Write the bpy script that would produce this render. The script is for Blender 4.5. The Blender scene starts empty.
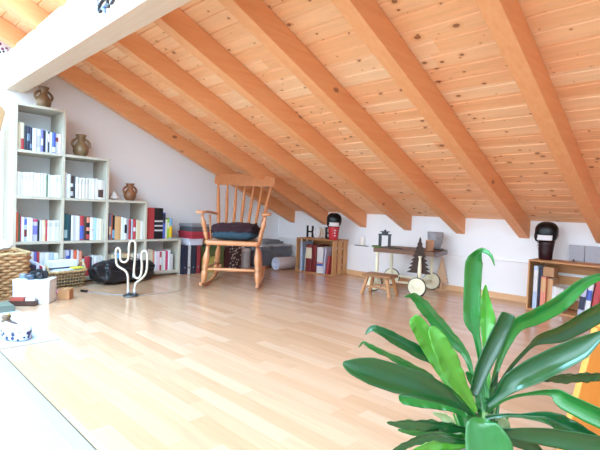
import bpy, bmesh, math, random
from mathutils import Vector, Matrix, noise
random.seed(7)
sc = bpy.context.scene
COL = sc.collection
PI = math.pi
V = Vector

# ------------------------------------------------------------------ materials
def new_mat(name):
    m = bpy.data.materials.new(name); m.use_nodes = True
    nt = m.node_tree; b = nt.nodes['Principled BSDF']
    return m, nt, b
def N(nt, t, **kw):
    n = nt.nodes.new(t)
    for k, v in kw.items(): setattr(n, k, v)
    return n
def math_node(nt, op, a, b=None, c=None):
    n = nt.nodes.new('ShaderNodeMath'); n.operation = op
    for i, x in enumerate((a, b, c)):
        if x is None: continue
        if isinstance(x, (int, float)): n.inputs[i].default_value = x
        else: nt.links.new(x, n.inputs[i])
    return n.outputs[0]
def mixc(nt, fac, a, b, mode='MIX'):
    n = nt.nodes.new('ShaderNodeMix'); n.data_type = 'RGBA'; n.blend_type = mode
    for s, x in ((n.inputs['Factor'], fac), (n.inputs['A'], a), (n.inputs['B'], b)):
        if isinstance(x, (int, float)): s.default_value = x
        elif isinstance(x, tuple): s.default_value = (*x, 1) if len(x) == 3 else x
        else: nt.links.new(x, s)
    return n.outputs['Result']
def s2l(c):
    return tuple((x/12.92 if x <= .04045 else ((x+.055)/1.055)**2.4) for x in c)
def H(h):
    return s2l(tuple(int(h[i:i+2], 16)/255 for i in (0, 2, 4)))
_cache = {}
def plain(hexcol, rough=.5, metal=0, var=.08, scale=18, spec=.5, coat=0):
    key = (hexcol, rough, metal, var, scale, spec, coat)
    if key in _cache: return _cache[key]
    m, nt, b = new_mat('paint_' + hexcol)
    c = H(hexcol)
    tc = N(nt, 'ShaderNodeTexCoord'); nz = N(nt, 'ShaderNodeTexNoise')
    nz.inputs['Scale'].default_value = scale; nz.inputs['Detail'].default_value = 4
    nt.links.new(tc.outputs['Object'], nz.inputs['Vector'])
    lo = tuple(max(0, x*(1-var)) for x in c); hi = tuple(min(1, x*(1+var)) for x in c)
    nt.links.new(mixc(nt, nz.outputs['Fac'], lo, hi), b.inputs['Base Color'])
    b.inputs['Roughness'].default_value = rough; b.inputs['Metallic'].default_value = metal
    b.inputs['Specular IOR Level'].default_value = spec; b.inputs['Coat Weight'].default_value = coat
    _cache[key] = m
    return m
def wood(name, light, dark, axis='X', rough=.5, grain=9, knots=0, stretch=14, spec=.4, coat=0, bump=.05):
    """procedural timber: stretched grain along one object axis, optional knots"""
    m, nt, b = new_mat(name)
    tc = N(nt, 'ShaderNodeTexCoord'); mp = N(nt, 'ShaderNodeMapping')
    nt.links.new(tc.outputs['Object'], mp.inputs['Vector'])
    sc_ = {'X': (1, stretch, stretch), 'Y': (stretch, 1, stretch), 'Z': (stretch, stretch, 1)}[axis]
    mp.inputs['Scale'].default_value = sc_
    oi = N(nt, 'ShaderNodeObjectInfo')
    va = N(nt, 'ShaderNodeVectorMath', operation='ADD')
    nt.links.new(mp.outputs[0], va.inputs[0])
    sv = N(nt, 'ShaderNodeVectorMath', operation='SCALE'); nt.links.new(oi.outputs['Random'], sv.inputs['Scale'])
    sv.inputs[0].default_value = (37, 51, 43); nt.links.new(sv.outputs[0], va.inputs[1])
    n1 = N(nt, 'ShaderNodeTexNoise'); n1.inputs['Scale'].default_value = grain/3; n1.inputs['Detail'].default_value = 6
    n1.inputs['Distortion'].default_value = .6
    nt.links.new(va.outputs[0], n1.inputs['Vector'])
    col = mixc(nt, n1.outputs['Fac'], dark, light)
    if knots:
        mk = N(nt, 'ShaderNodeMapping'); nt.links.new(tc.outputs['Object'], mk.inputs['Vector'])
        k_ = {'X': (.55, 1, 1), 'Y': (1, .55, 1), 'Z': (1, 1, .55)}[axis]
        mk.inputs['Scale'].default_value = k_
        vo = N(nt, 'ShaderNodeTexVoronoi'); vo.inputs['Scale'].default_value = knots
        vk = N(nt, 'ShaderNodeVectorMath', operation='ADD'); nt.links.new(mk.outputs[0], vk.inputs[0]); nt.links.new(sv.outputs[0], vk.inputs[1])
        nt.links.new(vk.outputs[0], vo.inputs['Vector'])
        rp = N(nt, 'ShaderNodeMapRange'); rp.inputs['From Min'].default_value = .05; rp.inputs['From Max'].default_value = .085
        rp.inputs['To Min'].default_value = .75; rp.inputs['To Max'].default_value = 0
        nt.links.new(vo.outputs['Distance'], rp.inputs['Value'])
        col = mixc(nt, rp.outputs[0], col, (.16, .055, .02))
    nt.links.new(col, b.inputs['Base Color'])
    b.inputs['Roughness'].default_value = rough; b.inputs['Specular IOR Level'].default_value = spec
    b.inputs['Coat Weight'].default_value = coat; b.inputs['Coat Roughness'].default_value = .15
    bp = N(nt, 'ShaderNodeBump'); bp.inputs['Strength'].default_value = bump
    nt.links.new(n1.outputs['Fac'], bp.inputs['Height']); nt.links.new(bp.outputs[0], b.inputs['Normal'])
    return m

def strip_material(name, axis_u, axis_v, strip, length, cols, rough, spec, knots=0, grain=40, coat=0, slope=0.0, joint=0.0):
    """boards: strips along u, one random tone per piece"""
    m, nt, b = new_mat(name)
    tc = N(nt, 'ShaderNodeTexCoord'); sp = N(nt, 'ShaderNodeSeparateXYZ')
    nt.links.new(tc.outputs['Object'], sp.inputs[0])
    u = sp.outputs[axis_u]; v = sp.outputs[axis_v]
    if slope: v = math_node(nt, 'MULTIPLY', v, slope)
    row = math_node(nt, 'FLOOR', math_node(nt, 'DIVIDE', v, strip))
    wn = N(nt, 'ShaderNodeTexWhiteNoise', noise_dimensions='1D'); nt.links.new(row, wn.inputs['W'])
    us = math_node(nt, 'ADD', math_node(nt, 'DIVIDE', u, length), math_node(nt, 'MULTIPLY', wn.outputs['Value'], 7.3))
    piece = math_node(nt, 'FLOOR', us)
    cb = N(nt, 'ShaderNodeCombineXYZ'); nt.links.new(row, cb.inputs[0]); nt.links.new(piece, cb.inputs[1])
    w2 = N(nt, 'ShaderNodeTexWhiteNoise', noise_dimensions='3D'); nt.links.new(cb.outputs[0], w2.inputs['Vector'])
    rp = N(nt, 'ShaderNodeValToRGB'); nt.links.new(w2.outputs['Value'], rp.inputs[0])
    els = rp.color_ramp.elements
    while len(els) < len(cols): els.new(.5)
    for i, c in enumerate(cols):
        els[i].position = i/(len(cols)-1); els[i].color = (*c, 1)
    # grain, shifted per piece
    cg = N(nt, 'ShaderNodeCombineXYZ')
    nt.links.new(math_node(nt, 'MULTIPLY', u, 2.0), cg.inputs[0]); nt.links.new(math_node(nt, 'MULTIPLY', v, 26.0), cg.inputs[1])
    nt.links.new(math_node(nt, 'MULTIPLY', w2.outputs['Value'], 90.0), cg.inputs[2])
    ng = N(nt, 'ShaderNodeTexNoise'); ng.inputs['Scale'].default_value = 1.6; ng.inputs['Detail'].default_value = 5; ng.inputs['Distortion'].default_value = .8
    nt.links.new(cg.outputs[0], ng.inputs['Vector'])
    g = N(nt, 'ShaderNodeMapRange'); g.inputs['From Min'].default_value = .3; g.inputs['From Max'].default_value = .7
    g.inputs['To Min'].default_value = .92; g.inputs['To Max'].default_value = 1.05
    nt.links.new(ng.outputs['Fac'], g.inputs['Value'])
    cc = N(nt, 'ShaderNodeCombineColor')
    for i in range(3): nt.links.new(g.outputs[0], cc.inputs[i])
    col = mixc(nt, 1.0, rp.outputs['Color'], cc.outputs[0], 'MULTIPLY')
    if knots:
        for kk, (sc_k, rmax, pw) in enumerate(((knots, .09, 2.4), (knots*1.7, .11, 2.6))):
            ck = N(nt, 'ShaderNodeCombineXYZ')
            nt.links.new(math_node(nt, 'ADD', math_node(nt, 'MULTIPLY', u, .7), math_node(nt, 'MULTIPLY', row, 13.7+kk)), ck.inputs[0]); nt.links.new(v, ck.inputs[1])
            vo = N(nt, 'ShaderNodeTexVoronoi', voronoi_dimensions='2D')
            vo.inputs['Scale'].default_value = sc_k; nt.links.new(ck.outputs[0], vo.inputs['Vector'])
            size = N(nt, 'ShaderNodeSeparateColor'); nt.links.new(vo.outputs['Color'], size.inputs[0])
            r0 = math_node(nt, 'MULTIPLY', math_node(nt, 'POWER', size.outputs[0], pw), rmax)
            kn = math_node(nt, 'MULTIPLY', math_node(nt, 'LESS_THAN', vo.outputs['Distance'], r0), .85)
            halo = math_node(nt, 'MULTIPLY', math_node(nt, 'LESS_THAN', vo.outputs['Distance'], math_node(nt, 'MULTIPLY', r0, 2.0)), .2)
            col = mixc(nt, halo, col, (.6, .2, .06))
            col = mixc(nt, kn, col, (.25, .08, .03))
    if joint:
        fr = math_node(nt, 'FRACT', math_node(nt, 'DIVIDE', v, strip)); fu = math_node(nt, 'FRACT', us)
        e1 = math_node(nt, 'LESS_THAN', fr, .02); e2 = math_node(nt, 'LESS_THAN', fu, .004)
        col = mixc(nt, math_node(nt, 'MULTIPLY', math_node(nt, 'MAXIMUM', e1, e2), joint), col, (.25, .13, .06))
    nt.links.new(col, b.inputs['Base Color'])
    b.inputs['Roughness'].default_value = rough; b.inputs['Specular IOR Level'].default_value = spec
    b.inputs['Coat Weight'].default_value = coat; b.inputs['Coat Roughness'].default_value = .2
    return m

M_FLOOR = strip_material('laminate_floor', 0, 1, .068, .52, [H('c19574'), H('c79d7e'), H('cca486'), H('c39878'), H('cfaa8e')], .22, .55, coat=.3, joint=.12)
M_CEIL = strip_material('spruce_boards', 0, 1, .105, 1.9, [H('f1b583'), H('f3bb8a'), H('f6c597'), H('efb07e'), H('f6cba0')], .55, .3, knots=6.5, slope=1.0895)
M_RAFT = wood('spruce_rafter', H('eeae7a'), H('dc8f58'), 'Y', .55, 8, knots=4.5, stretch=16)
M_PURL = wood('pale_spruce_beam', H('e4ccb6'), H('d4b496'), 'X', .6, 9, knots=0, stretch=14)
M_WALL = plain('f8fbff', .9, var=.02, scale=3, spec=.2)
M_WALLW = plain('f2f2f4', .9, var=.02, scale=3, spec=.2)
M_BASEB = wood('baseboard_oak', H('e6bd92'), H('d6a676'), 'X', .45, 8)
M_SHELF = wood('pale_grey_shelf_board', H('c6bbab'), H('b8ac9b'), 'Z', .5, 6, stretch=10, bump=.02)
M_CHAIR = wood('honey_chair_wood', H('d39366'), H('ba764a'), 'Z', .3, 10, stretch=12, coat=.35)
M_CRATE = wood('crate_pine', H('cf9a68'), H('b07a48'), 'X', .6, 12, stretch=12)
M_CRATEV = wood('crate_pine_upright', H('dba876'), H('bd8856'), 'Z', .6, 12, stretch=12)
M_PLANK = wood('dark_stained_plank', H('8a6248'), H('5e3e2c'), 'X', .5, 12, stretch=12)
M_STOOL = wood('stool_wood', H('c98f5e'), H('a8703f'), 'Z', .45, 12)
M_DARKTREE = wood('dark_tree_wood', H('4a342a'), H('2c1e18'), 'Z', .7, 12)
M_LIGHTTREE = wood('light_tree_wood', H('e0c0a0'), H('cfa882'), 'Z', .7, 12)
M_ORANGE = wood('orange_pine', H('eca450'), H('dd8c3a'), 'Z', .4, 8, coat=.2)
M_TANBOARD = wood('tan_board', H('b8906a'), H('a67c54'), 'Z', .5, 8)
M_CREAM = plain('ece4c6', .4, var=.05)
M_BLACK = plain('17171a', .35, var=.2)
M_MBLACK = plain('202024', .7, var=.2)
M_WHITE = plain('dedde0', .5, var=.03)
M_PAGES = plain('efe8d8', .8, var=.08, scale=200)

# ------------------------------------------------------------------ mesh builder
class MB:
    def __init__(s): s.bm = bmesh.new(); s.cur = 0; s.n = 0; s.smooth = False
    def mat(s, i): s.cur = i; return s
    def _mark(s, faces, smooth=None):
        for f in faces:
            f.material_index = s.cur
            f.smooth = s.smooth if smooth is None else smooth
    def box(s, x0, x1, y0, y1, z0, z1, bev=0, mtx=None):
        b = bmesh.new(); bmesh.ops.create_cube(b, size=1)
        for v in b.verts: v.co = V(((x0+x1)/2 + v.co.x*(x1-x0), (y0+y1)/2 + v.co.y*(y1-y0), (z0+z1)/2 + v.co.z*(z1-z0)))
        if bev: bmesh.ops.bevel(b, geom=b.edges[:], offset=bev, segments=2, affect='EDGES')
        return s._merge(b, mtx, bool(bev) and False)
    def _merge(s, b, mtx=None, smooth=None):
        mp = {}
        for v in b.verts:
            mp[v] = s.bm.verts.new(mtx @ v.co if mtx is not None else v.co)
        out = []
        for f in b.faces:
            try: out.append(s.bm.faces.new([mp[v] for v in f.verts]))
            except ValueError: pass
        s._mark(out, smooth); b.free(); return s
    def grid(s, rows, closed_u=False, closed_v=False, smooth=True, cap0=False, cap1=False):
        """rows: list of rings/lines of points"""
        vv = [[s.bm.verts.new(p) for p in r] for r in rows]; fs = []
        nr, nc = len(vv), len(vv[0])
        for i in range(nr if closed_v else nr-1):
            for j in range(nc if closed_u else nc-1):
                a, b2, c, d = vv[i][j], vv[i][(j+1) % nc], vv[(i+1) % nr][(j+1) % nc], vv[(i+1) % nr][j]
                try: fs.append(s.bm.faces.new((a, b2, c, d)))
                except ValueError: pass
        s._mark(fs, smooth)
        caps = []
        if cap0: caps.append(s.bm.faces.new(list(reversed(vv[0]))))
        if cap1: caps.append(s.bm.faces.new(vv[-1]))
        s._mark(caps, False); return s
    def lathe(s, prof, c=(0, 0, 0), seg=24, axis=None, cap=True, sx=1, sy=1):
        """prof [(r,z)] about +Z at c, or about axis A->B with z in 0..1"""
        if axis:
            A, B = V(axis[0]), V(axis[1]); L = (B-A).length; q = (B-A).to_track_quat('Z', 'Y').to_matrix()
            f = lambda r, z, a: A + q @ V((r*math.cos(a), r*math.sin(a), z*L))
        else:
            C_ = V(c); f = lambda r, z, a: C_ + V((sx*r*math.cos(a), sy*r*math.sin(a), z))
        rows = [[f(r, z, 2*PI*k/seg) for k in range(seg)] for r, z in prof]
        return s.grid(rows, closed_u=True, cap0=cap, cap1=cap)
    def cyl(s, A, B, r0, r1=None, seg=14):
        return s.lathe([(r0, 0), (r0 if r1 is None else r1, 1)], axis=(A, B), seg=seg)
    def tube(s, pts, r, seg=8, closed=False, flat=1.0):
        pts = [V(p) for p in pts]; n = len(pts); rows = []; up = None
        for i, p in enumerate(pts):
            if closed: t = pts[(i+1) % n] - pts[i-1]
            else: t = pts[min(i+1, n-1)] - pts[max(i-1, 0)]
            t.normalize()
            if up is None:
                up = V((0, 0, 1)) if abs(t.z) < .9 else V((1, 0, 0))
            sd = t.cross(up).normalized(); up = sd.cross(t).normalized()
            rr = r[i] if isinstance(r, (list, tuple)) else r
            rows.append([p + sd*rr*math.cos(2*PI*k/seg) + up*rr*flat*math.sin(2*PI*k/seg) for k in range(seg)])
        return s.grid(rows, closed_u=True, closed_v=closed, cap0=not closed, cap1=not closed)
    def prism(s, poly, d, mtx=None, smooth=False):
        """2D polygon (x,z) extruded along y from 0 to d"""
        b = bmesh.new(); n = len(poly)
        A = [b.verts.new((x, 0, z)) for x, z in poly]; B = [b.verts.new((x, d, z)) for x, z in poly]
        b.faces.new(A); b.faces.new(list(reversed(B)))
        for i in range(n): b.faces.new((A[i], B[i], B[(i+1) % n], A[(i+1) % n]))
        bmesh.ops.recalc_face_normals(b, faces=b.faces[:])
        return s._merge(b, mtx, smooth)
    def sphere(s, c, rx, ry=None, rz=None, u=20, v=12, fn=None, mtx=None):
        b = bmesh.new(); bmesh.ops.create_uvsphere(b, u_segments=u, v_segments=v, radius=1)
        ry = ry or rx; rz = rz or rx
        for w in b.verts:
            p = w.co.copy()
            if fn: p = fn(p)
            w.co = V((c[0]+p.x*rx, c[1]+p.y*ry, c[2]+p.z*rz))
        return s._merge(b, mtx, True)
    def build(s, name, mats, parent=None, bevel=0, recalc=True, sub=0, solid=0):
        if recalc: bmesh.ops.recalc_face_normals(s.bm, faces=s.bm.faces[:])
        me = bpy.data.meshes.new(name); s.bm.to_mesh(me); s.bm.free()
        o = bpy.data.objects.new(name, me); COL.objects.link(o)
        for m in (mats if isinstance(mats, (list, tuple)) else [mats]): me.materials.append(m)
        if parent: o.parent = parent
        if solid:
            md = o.modifiers.new('thick', 'SOLIDIFY'); md.thickness = solid; md.offset = 0
        if sub:
            md = o.modifiers.new('sub', 'SUBSURF'); md.levels = sub; md.render_levels = sub
        if bevel:
            md = o.modifiers.new('bev', 'BEVEL'); md.width = bevel; md.segments = 2; md.limit_method = 'ANGLE'
        return o
def tag(o, label, cat, group=None, kind=None):
    if label: o['label'] = label
    if cat: o['category'] = cat
    if group: o['group'] = group
    if kind: o['kind'] = kind
    return o
def thing(name, label, cat, loc=(0, 0, 0), rz=0, group=None):
    o = bpy.data.objects.new(name, None); COL.objects.link(o)
    o.location = loc; o.rotation_euler = (0, 0, rz); o.empty_display_size = .05
    return tag(o, label, cat, group)
def struct(o, label=None, cat=None):
    o['kind'] = 'structure'
    if label: o['label'] = label
    if cat: o['category'] = cat
    return o
def place(o, loc, rz=0, rx=0, ry=0):
    o.location = loc; o.rotation_euler = (rx, ry, rz); return o

# ------------------------------------------------------------------ camera
CAM = V((4.567357, -4.223368, 0.732673)); YAW, PITCH, ROLL, FPX = -0.7764285, -0.0335929, 0.0389409, 448.406
f_ = V((math.sin(YAW)*math.cos(PITCH), math.cos(YAW)*math.cos(PITCH), math.sin(PITCH)))
r_ = f_.cross(V((0, 0, 1))).normalized(); u_ = r_.cross(f_)
RR = math.cos(ROLL)*r_ + math.sin(ROLL)*u_; UU = -math.sin(ROLL)*r_ + math.cos(ROLL)*u_
cd = bpy.data.cameras.new('camera'); co = bpy.data.objects.new('camera', cd); COL.objects.link(co)
co.matrix_world = Matrix(((RR.x, UU.x, -f_.x, CAM.x), (RR.y, UU.y, -f_.y, CAM.y), (RR.z, UU.z, -f_.z, CAM.z), (0, 0, 0, 1)))
cd.sensor_width = 36; cd.lens = FPX/600*36; cd.clip_start = .05
sc.camera = co
def at(u, v, d):
    """the point seen at photo position (u, v) at depth d"""
    return CAM + f_*d + RR*((u-300)/FPX*d) + UU*(-(v-225)/FPX*d)

# ------------------------------------------------------------------ room shell
TN, HW = .43242, .5587           # roof pitch and rafter underside height at the knee wall
RH = .158                        # rafter depth measured plumb
YR = -4.9                        # ridge
roofz = lambda y: HW + RH - TN*y
XR = 7.2; YB = -9.6
m = MB(); m.box(0, XR, -3.70, 0.3, -.1, 0); struct(m.build('floor', M_FLOOR))
m = MB(); m.box(0, XR, YB, -3.742, -.1, 0); struct(m.build('floor_landing', plain('a09790', .4, var=.02, scale=4)))
m = MB(); m.box(0, XR, -3.742, -3.70, -.1, .004, bev=.0015); m.mat(1).box(0, XR, -3.7025, -3.699, .0, .0046)
struct(m.build('trim_threshold', [plain('9c9186', .45, var=.03), plain('3c4038', .5)]))
# gable wall with the roof's outline
m = MB(); zt = lambda y: roofz(y)+.05
m.prism([(.3, -.1), (YB, -.1), (YB, roofz(YR)+TN*(YB-YR)+.05), (YR, zt(YR)), (.3, zt(.3))], .15, Matrix(((0, -1, 0, 0), (1, 0, 0, 0), (0, 0, 1, 0), (0, 0, 0, 1))))
struct(m.build('wall_left', M_WALL))
m = MB(); m.box(0, XR, 0, .12, 0, roofz(0)+.03); struct(m.build('wall_back', M_WALLW))
m = MB(); m.box(0, XR, -.05, 0, 0, .344, bev=.003); struct(m.build('wall_back_panel', M_WALLW))
m = MB()
m.prism([(.3, -.1), (YB, -.1), (YB, roofz(YR)+TN*(YB-YR)+.05), (YR, zt(YR)), (.3, zt(.3))], -.15, Matrix(((0, -1, 0, XR), (1, 0, 0, 0), (0, 0, 1, 0), (0, 0, 0, 1))))
struct(m.build('wall_right', M_WALLW))
m = MB(); m.box(.02, XR, -.064, -.05, 0, .055, bev=.003); struct(m.build('baseboard_back', M_BASEB))
m = MB(); m.box(0, .014, -1.70, -.064, 0, .055, bev=.003); struct(m.build('baseboard_left', M_BASEB))
# tongue and groove ceiling, grooves modelled across the slope
def slope_board(y_hi, y_lo, sgn=1):
    pts = []; L = (y_hi - y_lo)/math.cos(math.atan(TN)); n = int(L/.105)
    for i in range(n):
        s0, s1 = i*.105, (i+1)*.105
        for s_, dz in ((s0, .009), (s0+.011, 0), (s1-.003, 0)): pts.append((s_, dz))
    pts.append((L, 0))
    return [(y_hi - s_*math.cos(math.atan(TN)), dz, s_) for s_, dz in pts]
m = MB(); pr = slope_board(.12, YR)
lo = [[(x, y, roofz(y)+dz) for y, dz, _ in pr] for x in (0, XR)]
hi = [[(x, y, roofz(y)+.03) for y, dz, _ in pr] for x in (XR, 0)]
m.grid(lo+hi, closed_v=True, smooth=False)
ceil = struct(m.build('ceiling', M_CEIL))
# opposite roof slope: only a strip by the ridge and one by its foot, the rest left open to let sky light in
m = MB()
def opp(y): return roofz(YR) + TN*(y-YR)
for ya, yb in ((YR, YR-.35), (-8.6, YB)):
    m.grid([[(x, y, opp(y)+dz) for y, dz in ((ya, 0), (yb, 0), (yb, .03), (ya, .03))] for x in (0, XR)], closed_u=True, smooth=False)
struct(m.build('ceiling_opposite', M_CEIL))
# rafters
RW = .088; rx0, rs = .318671, .5865274
for k in range(12):
    xr = rx0 + rs*k
    if xr > XR-.1: break
    m = MB(); L = []
    for x in (xr-RW, xr):
        L.append([(x, 0, HW), (x, 0, HW+RH-.002), (x, YR, HW+RH-.002-TN*YR), (x, YR, HW-TN*YR)])
    m.grid(L, closed_u=True, smooth=False, cap0=True, cap1=True)
    o = struct(m.build('ceiling_rafter', M_RAFT, bevel=.003))
m = MB(); m.box(0.001, XR-.001, -3.254, -3.113, 1.668, 1.982)
struct(m.build('ceiling_purlin', M_PURL, bevel=.004))

# added frames with opaque panes around the area lamp, unseen above the viewer
for k, (xa, xb) in enumerate(((.75, 2.4), (2.5, 4.15))):
    m = MB(); ya, yb = -3.52, -4.40
    def fr(x0, x1, y0, y1, d0=.001, d1=.02): m.grid([[(x, y, roofz(y)-dd) for y, dd in ((y0, d0), (y1, d0), (y1, d1), (y0, d1))] for x in (x0, x1)], closed_u=True, smooth=False, cap0=True, cap1=True)
    fr(xa, xa+.06, ya, yb); fr(xb-.06, xb, ya, yb); fr(xa+.06, xb-.06, ya, ya-.06); fr(xa+.06, xb-.06, yb+.06, yb)
    m.mat(1); fr(xa+.06, xb-.06, ya-.06, yb+.06, .004, .008)
    struct(m.build('added_window_%d' % (k+1), [M_PURL, plain('dfe9f6', .08, var=.01)]))

# ------------------------------------------------------------------ bookcase
YS, P, Q, T, D = -3.2592, .385, .37938, .022, .35
X0 = .012
bc = thing('bookcase', 'pale grey stepped bookcase of open cubes against the gable wall', 'bookcase', (0, 0, 0))
rowsn = [4, 3, 2, 1]
m = MB()
for k in range(5):
    hgt = rowsn[max(0, k-1)]*Q if k else 4*Q
    y1 = YS + T if k == 0 else YS + k*P; y0 = y1 - T
    m = MB(); m.box(X0, D, y0, y1, 0, hgt, bev=.0015); m.build('upright', M_SHELF, bc)
for k in range(4):
    ya = YS + (T if k == 0 else k*P); yb = YS + (k+1)*P - T
    for j in range(rowsn[k]+1):
        z1 = j*Q if j else .05; z0 = z1 - T if j else .022
        m = MB(); m.box(X0, D-.001, ya+.0003, yb-.0003, z0, z1-.0004, bev=.0015)
        m.build('shelf_board', M_SHELF, bc)
m = MB(); m.box(.25, .27, YS+T, YS+4*P-T, 0, .021); m.build('plinth', M_SHELF, bc)

# ------------------------------------------------------------------ books
HEX = dict(cream='ddd3b8', red='b63f45', navy='2a3048', charcoal='3a3c44', white='dcdadc', violet='7d78c4', blue='4d62b8', grey='c9c6c8', pink='e3bfc8',
           ivory='d9d3cd', green='3f7558', teal='1f5f68', darkteal='1d3f4c', orange='e06a4c', black='16161a', beige='d9c4a4', brown='4b3630',
           lightblue='a9cfdb', darkred='7c2a2c', tan='d2a272', salmon='df8a72', yellow='e8c22e', skyblue='7ab0d6', lavender='bdbbd2', magenta='c23a68', lime='9fbe3c', steel='6d8098')
HEX['pale blue'] = 'b6c6de'; HEX['dark red'] = '7c2a2c'; HEX['dark teal'] = '1d3f4c'; HEX['light blue'] = 'a9cfdb'
def book(label, w, h, d, cover, band=None, group=None, name='book', thick=.0022):
    """spine at local +X, thickness along Y, base at z=0, centred on Y, body towards -X"""
    m = MB(); t = thick
    m.mat(0).box(-d, -t, -w/2, -w/2+t, 0, h); m.box(-d, -t, w/2-t, w/2, 0, h)
    n = 6; ring = []
    for z in (0, h):                                                   # gently rounded spine
        r = [(-t, -w/2, z)] + [(-t + min(.004, w*.12)*math.sin(PI*i/n), -w/2 + w*i/n, z) for i in range(n+1)] + [(-t, w/2, z)]
        ring.append(r)
    m.grid(ring, closed_u=False, smooth=False)
    m.grid([ring[0], [(-2*t, p[1], p[2]) for p in ring[0]]], smooth=False); m.grid([ring[1], [(-2*t, p[1], p[2]) for p in ring[1]]], smooth=False)
    m.mat(1).box(-d+.004, -t*1.5, -w/2+t, w/2-t, .003, h-.004)
    mats = [plain(HEX[cover], .45, var=.05, scale=30), M_PAGES]
    if band:
        bx = min(.004, w*.12)
        for bc_, z0, z1 in band:
            mats.append(plain(HEX[bc_], .45, var=.05, scale=30))
            m.mat(len(mats)-1)
            rr = []
            for z in (z0*h, z1*h):
                rr.append([(-t + bx*math.sin(PI*i/n)+.0006, -w/2 + w*i/n, z) for i in range(n+1)])
            m.grid(rr, smooth=False)
    o = m.build(name, mats, recalc=False)
    return tag(o, label, 'book', group)
ORD = ['first', 'second', 'third', 'fourth', 'fifth', 'sixth', 'seventh', 'eighth', 'ninth', 'tenth', 'eleventh', 'twelfth', 'thirteenth', 'fourteenth', 'fifteenth', 'sixteenth', 'seventeenth', 'eighteenth', 'nineteenth']
def fill(col, row, spec, where, group, setback=.03, start=0, top=False, span=None):
    """spec: (colour, relative thickness, height m, band, extra words, lean)"""
    ya = YS + (T if col == 0 else col*P) + .002; yb = YS + (col+1)*P - T - .002
    if top: ya = YS + col*P + .004; yb = YS + (col+1)*P
    if span: ya, yb = ya + (yb-ya)*span[0], ya + (yb-ya)*span[1]
    z = row*Q if row else .05
    tot = sum(s[1] for s in spec); y = ya
    for i, s in enumerate(spec):
        c, rw, h, band, words = s[0], s[1], s[2], (s[3] if len(s) > 3 else None), (s[4] if len(s) > 4 else '')
        lean = s[5] if len(s) > 5 else 0
        w = (yb-ya)*rw/tot; kind = words if words else (c + (' paperback' if w < .03 else ' hardback'))
        d = min(.26, .13 + .45*max(0, h-.17)) + random.uniform(-.01, .01)
        nm = 'book'
        o = book('%s, %s from left, %s' % (kind, ORD[i+start], where), w-.0012, h, d, c, band, group, nm)
        sb = setback + random.uniform(0, .018)
        place(o, (D - sb, y + w/2, z + .0006 + (abs(math.sin(lean))*w/2 if lean else 0)), 0, lean)
        y += w
W_ = lambda h, n, c='ivory', r=1.0: [(c, r*random.uniform(.85, 1.15), h+random.uniform(-.004, .004), [('grey', .7, .9)] if random.random() < .5 else None) for _ in range(n)]
fill(0, 3, [('cream', 1.1, .225), ('cream', .9, .222, [('red', .02, .42)], 'cream book with a red foot'), ('charcoal', .9, .205), ('navy', .9, .2, [('steel', .4, .7)]), ('navy', .7, .195, [('steel', .1, .3)]),
            ('white', 1.2, .19), ('white', 1.3, .19, [('lavender', .2, .7)]), ('violet', .7, .187, [('white', .3, .6)]), ('navy', .9, .185), ('white', .5, .18), ('charcoal', .5, .178, [('pink', .5, .9)]),
            ('white', .8, .175), ('blue', 1.1, .175, [('white', .05, .3)]), ('grey', 1, .172, [('darkred', .6, .8)]), ('pink', .8, .17)],
     'top shelf of tallest column', 'books on the top shelf of the tallest column')
fill(0, 2, W_(.198, 9) + [('green', .3, .19, None, 'thin dark green book')] + W_(.19, 4),
     'second shelf down in tallest column', 'books on the second shelf of the tallest column', setback=.012)
fill(1, 2, [('white', .9, .225), ('white', .9, .21), ('brown', .8, .198, [('grey', .1, .3), ('grey', .5, .65)], 'dark speckled book'), ('charcoal', .5, .195)] + W_(.185, 7) +
     [('ivory', 1.6, .178, [('brown', .1, .5)], 'white book with dark spine picture'), ('white', .8, .175)],
     'top shelf of second column', 'books on the top shelf of the second column', setback=.012)
fill(0, 1, [('orange', .9, .243), ('green', .7, .228), ('magenta', .3, .215), ('white', .9, .205), ('pale blue', .9, .198, [('blue', .7, .95), ('dark red', .2, .5)], 'pale blue book with dark bands'),
            ('white', .8, .2), ('white', .9, .198), ('lavender', 1.7, .188, [('magenta', .88, .99), ('violet', .3, .7)], 'thick lavender book with a pink head'), ('black', .6, .176),
            ('grey', .8, .178), ('beige', 1.1, .18, [('cream', .3, .7)]), ('red', .5, .182)] + W_(.176, 4, 'white'),
     'third shelf down in tallest column', 'books on the third shelf of the tallest column')
fill(1, 1, [('teal', 1.4, .24, [('lightblue', .1, .4)]), ('dark teal', 1.0, .23), ('white', .9, .222), ('white', .9, .224), ('white', .9, .22), ('red', 1.3, .222, [('blue', .05, .6)], 'thick red book with a blue foot'),
            ('brown', .8, .216), ('black', 1.1, .214, [('salmon', .75, .98), ('salmon', .4, .55), ('red', .05, .25)], 'black book with salmon bands'), ('white', 1.1, .208, [('grey', .4, .5)]),
            ('light blue', 1.0, .205), ('ivory', .9, .2), ('cream', .7, .198), ('ivory', .7, .196)],
     'middle shelf of second column', 'books on the middle shelf of the second column')
fill(2, 1, [('dark red', .7, .252), ('steel', .6, .25, [('beige', .2, .5)]), ('orange', .5, .25), ('black', .7, .232, [('skyblue', .05, .4)], 'black book with a sky blue foot'), ('tan', 1.9, .222), ('white', .9, .215),
            ('white', .8, .207, [('black', .3, .7)], 'white book with a black patch'), ('lavender', .7, .205), ('red', .9, .2), ('lightblue', .5, .198), ('red', .9, .196, [('white', .4, .6)], 'red book with a white band'),
            ('cream', .7, .192), ('beige', .9, .186), ('white', .7, .18)],
     'top shelf of third column', 'books on the top shelf of the third column')
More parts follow.
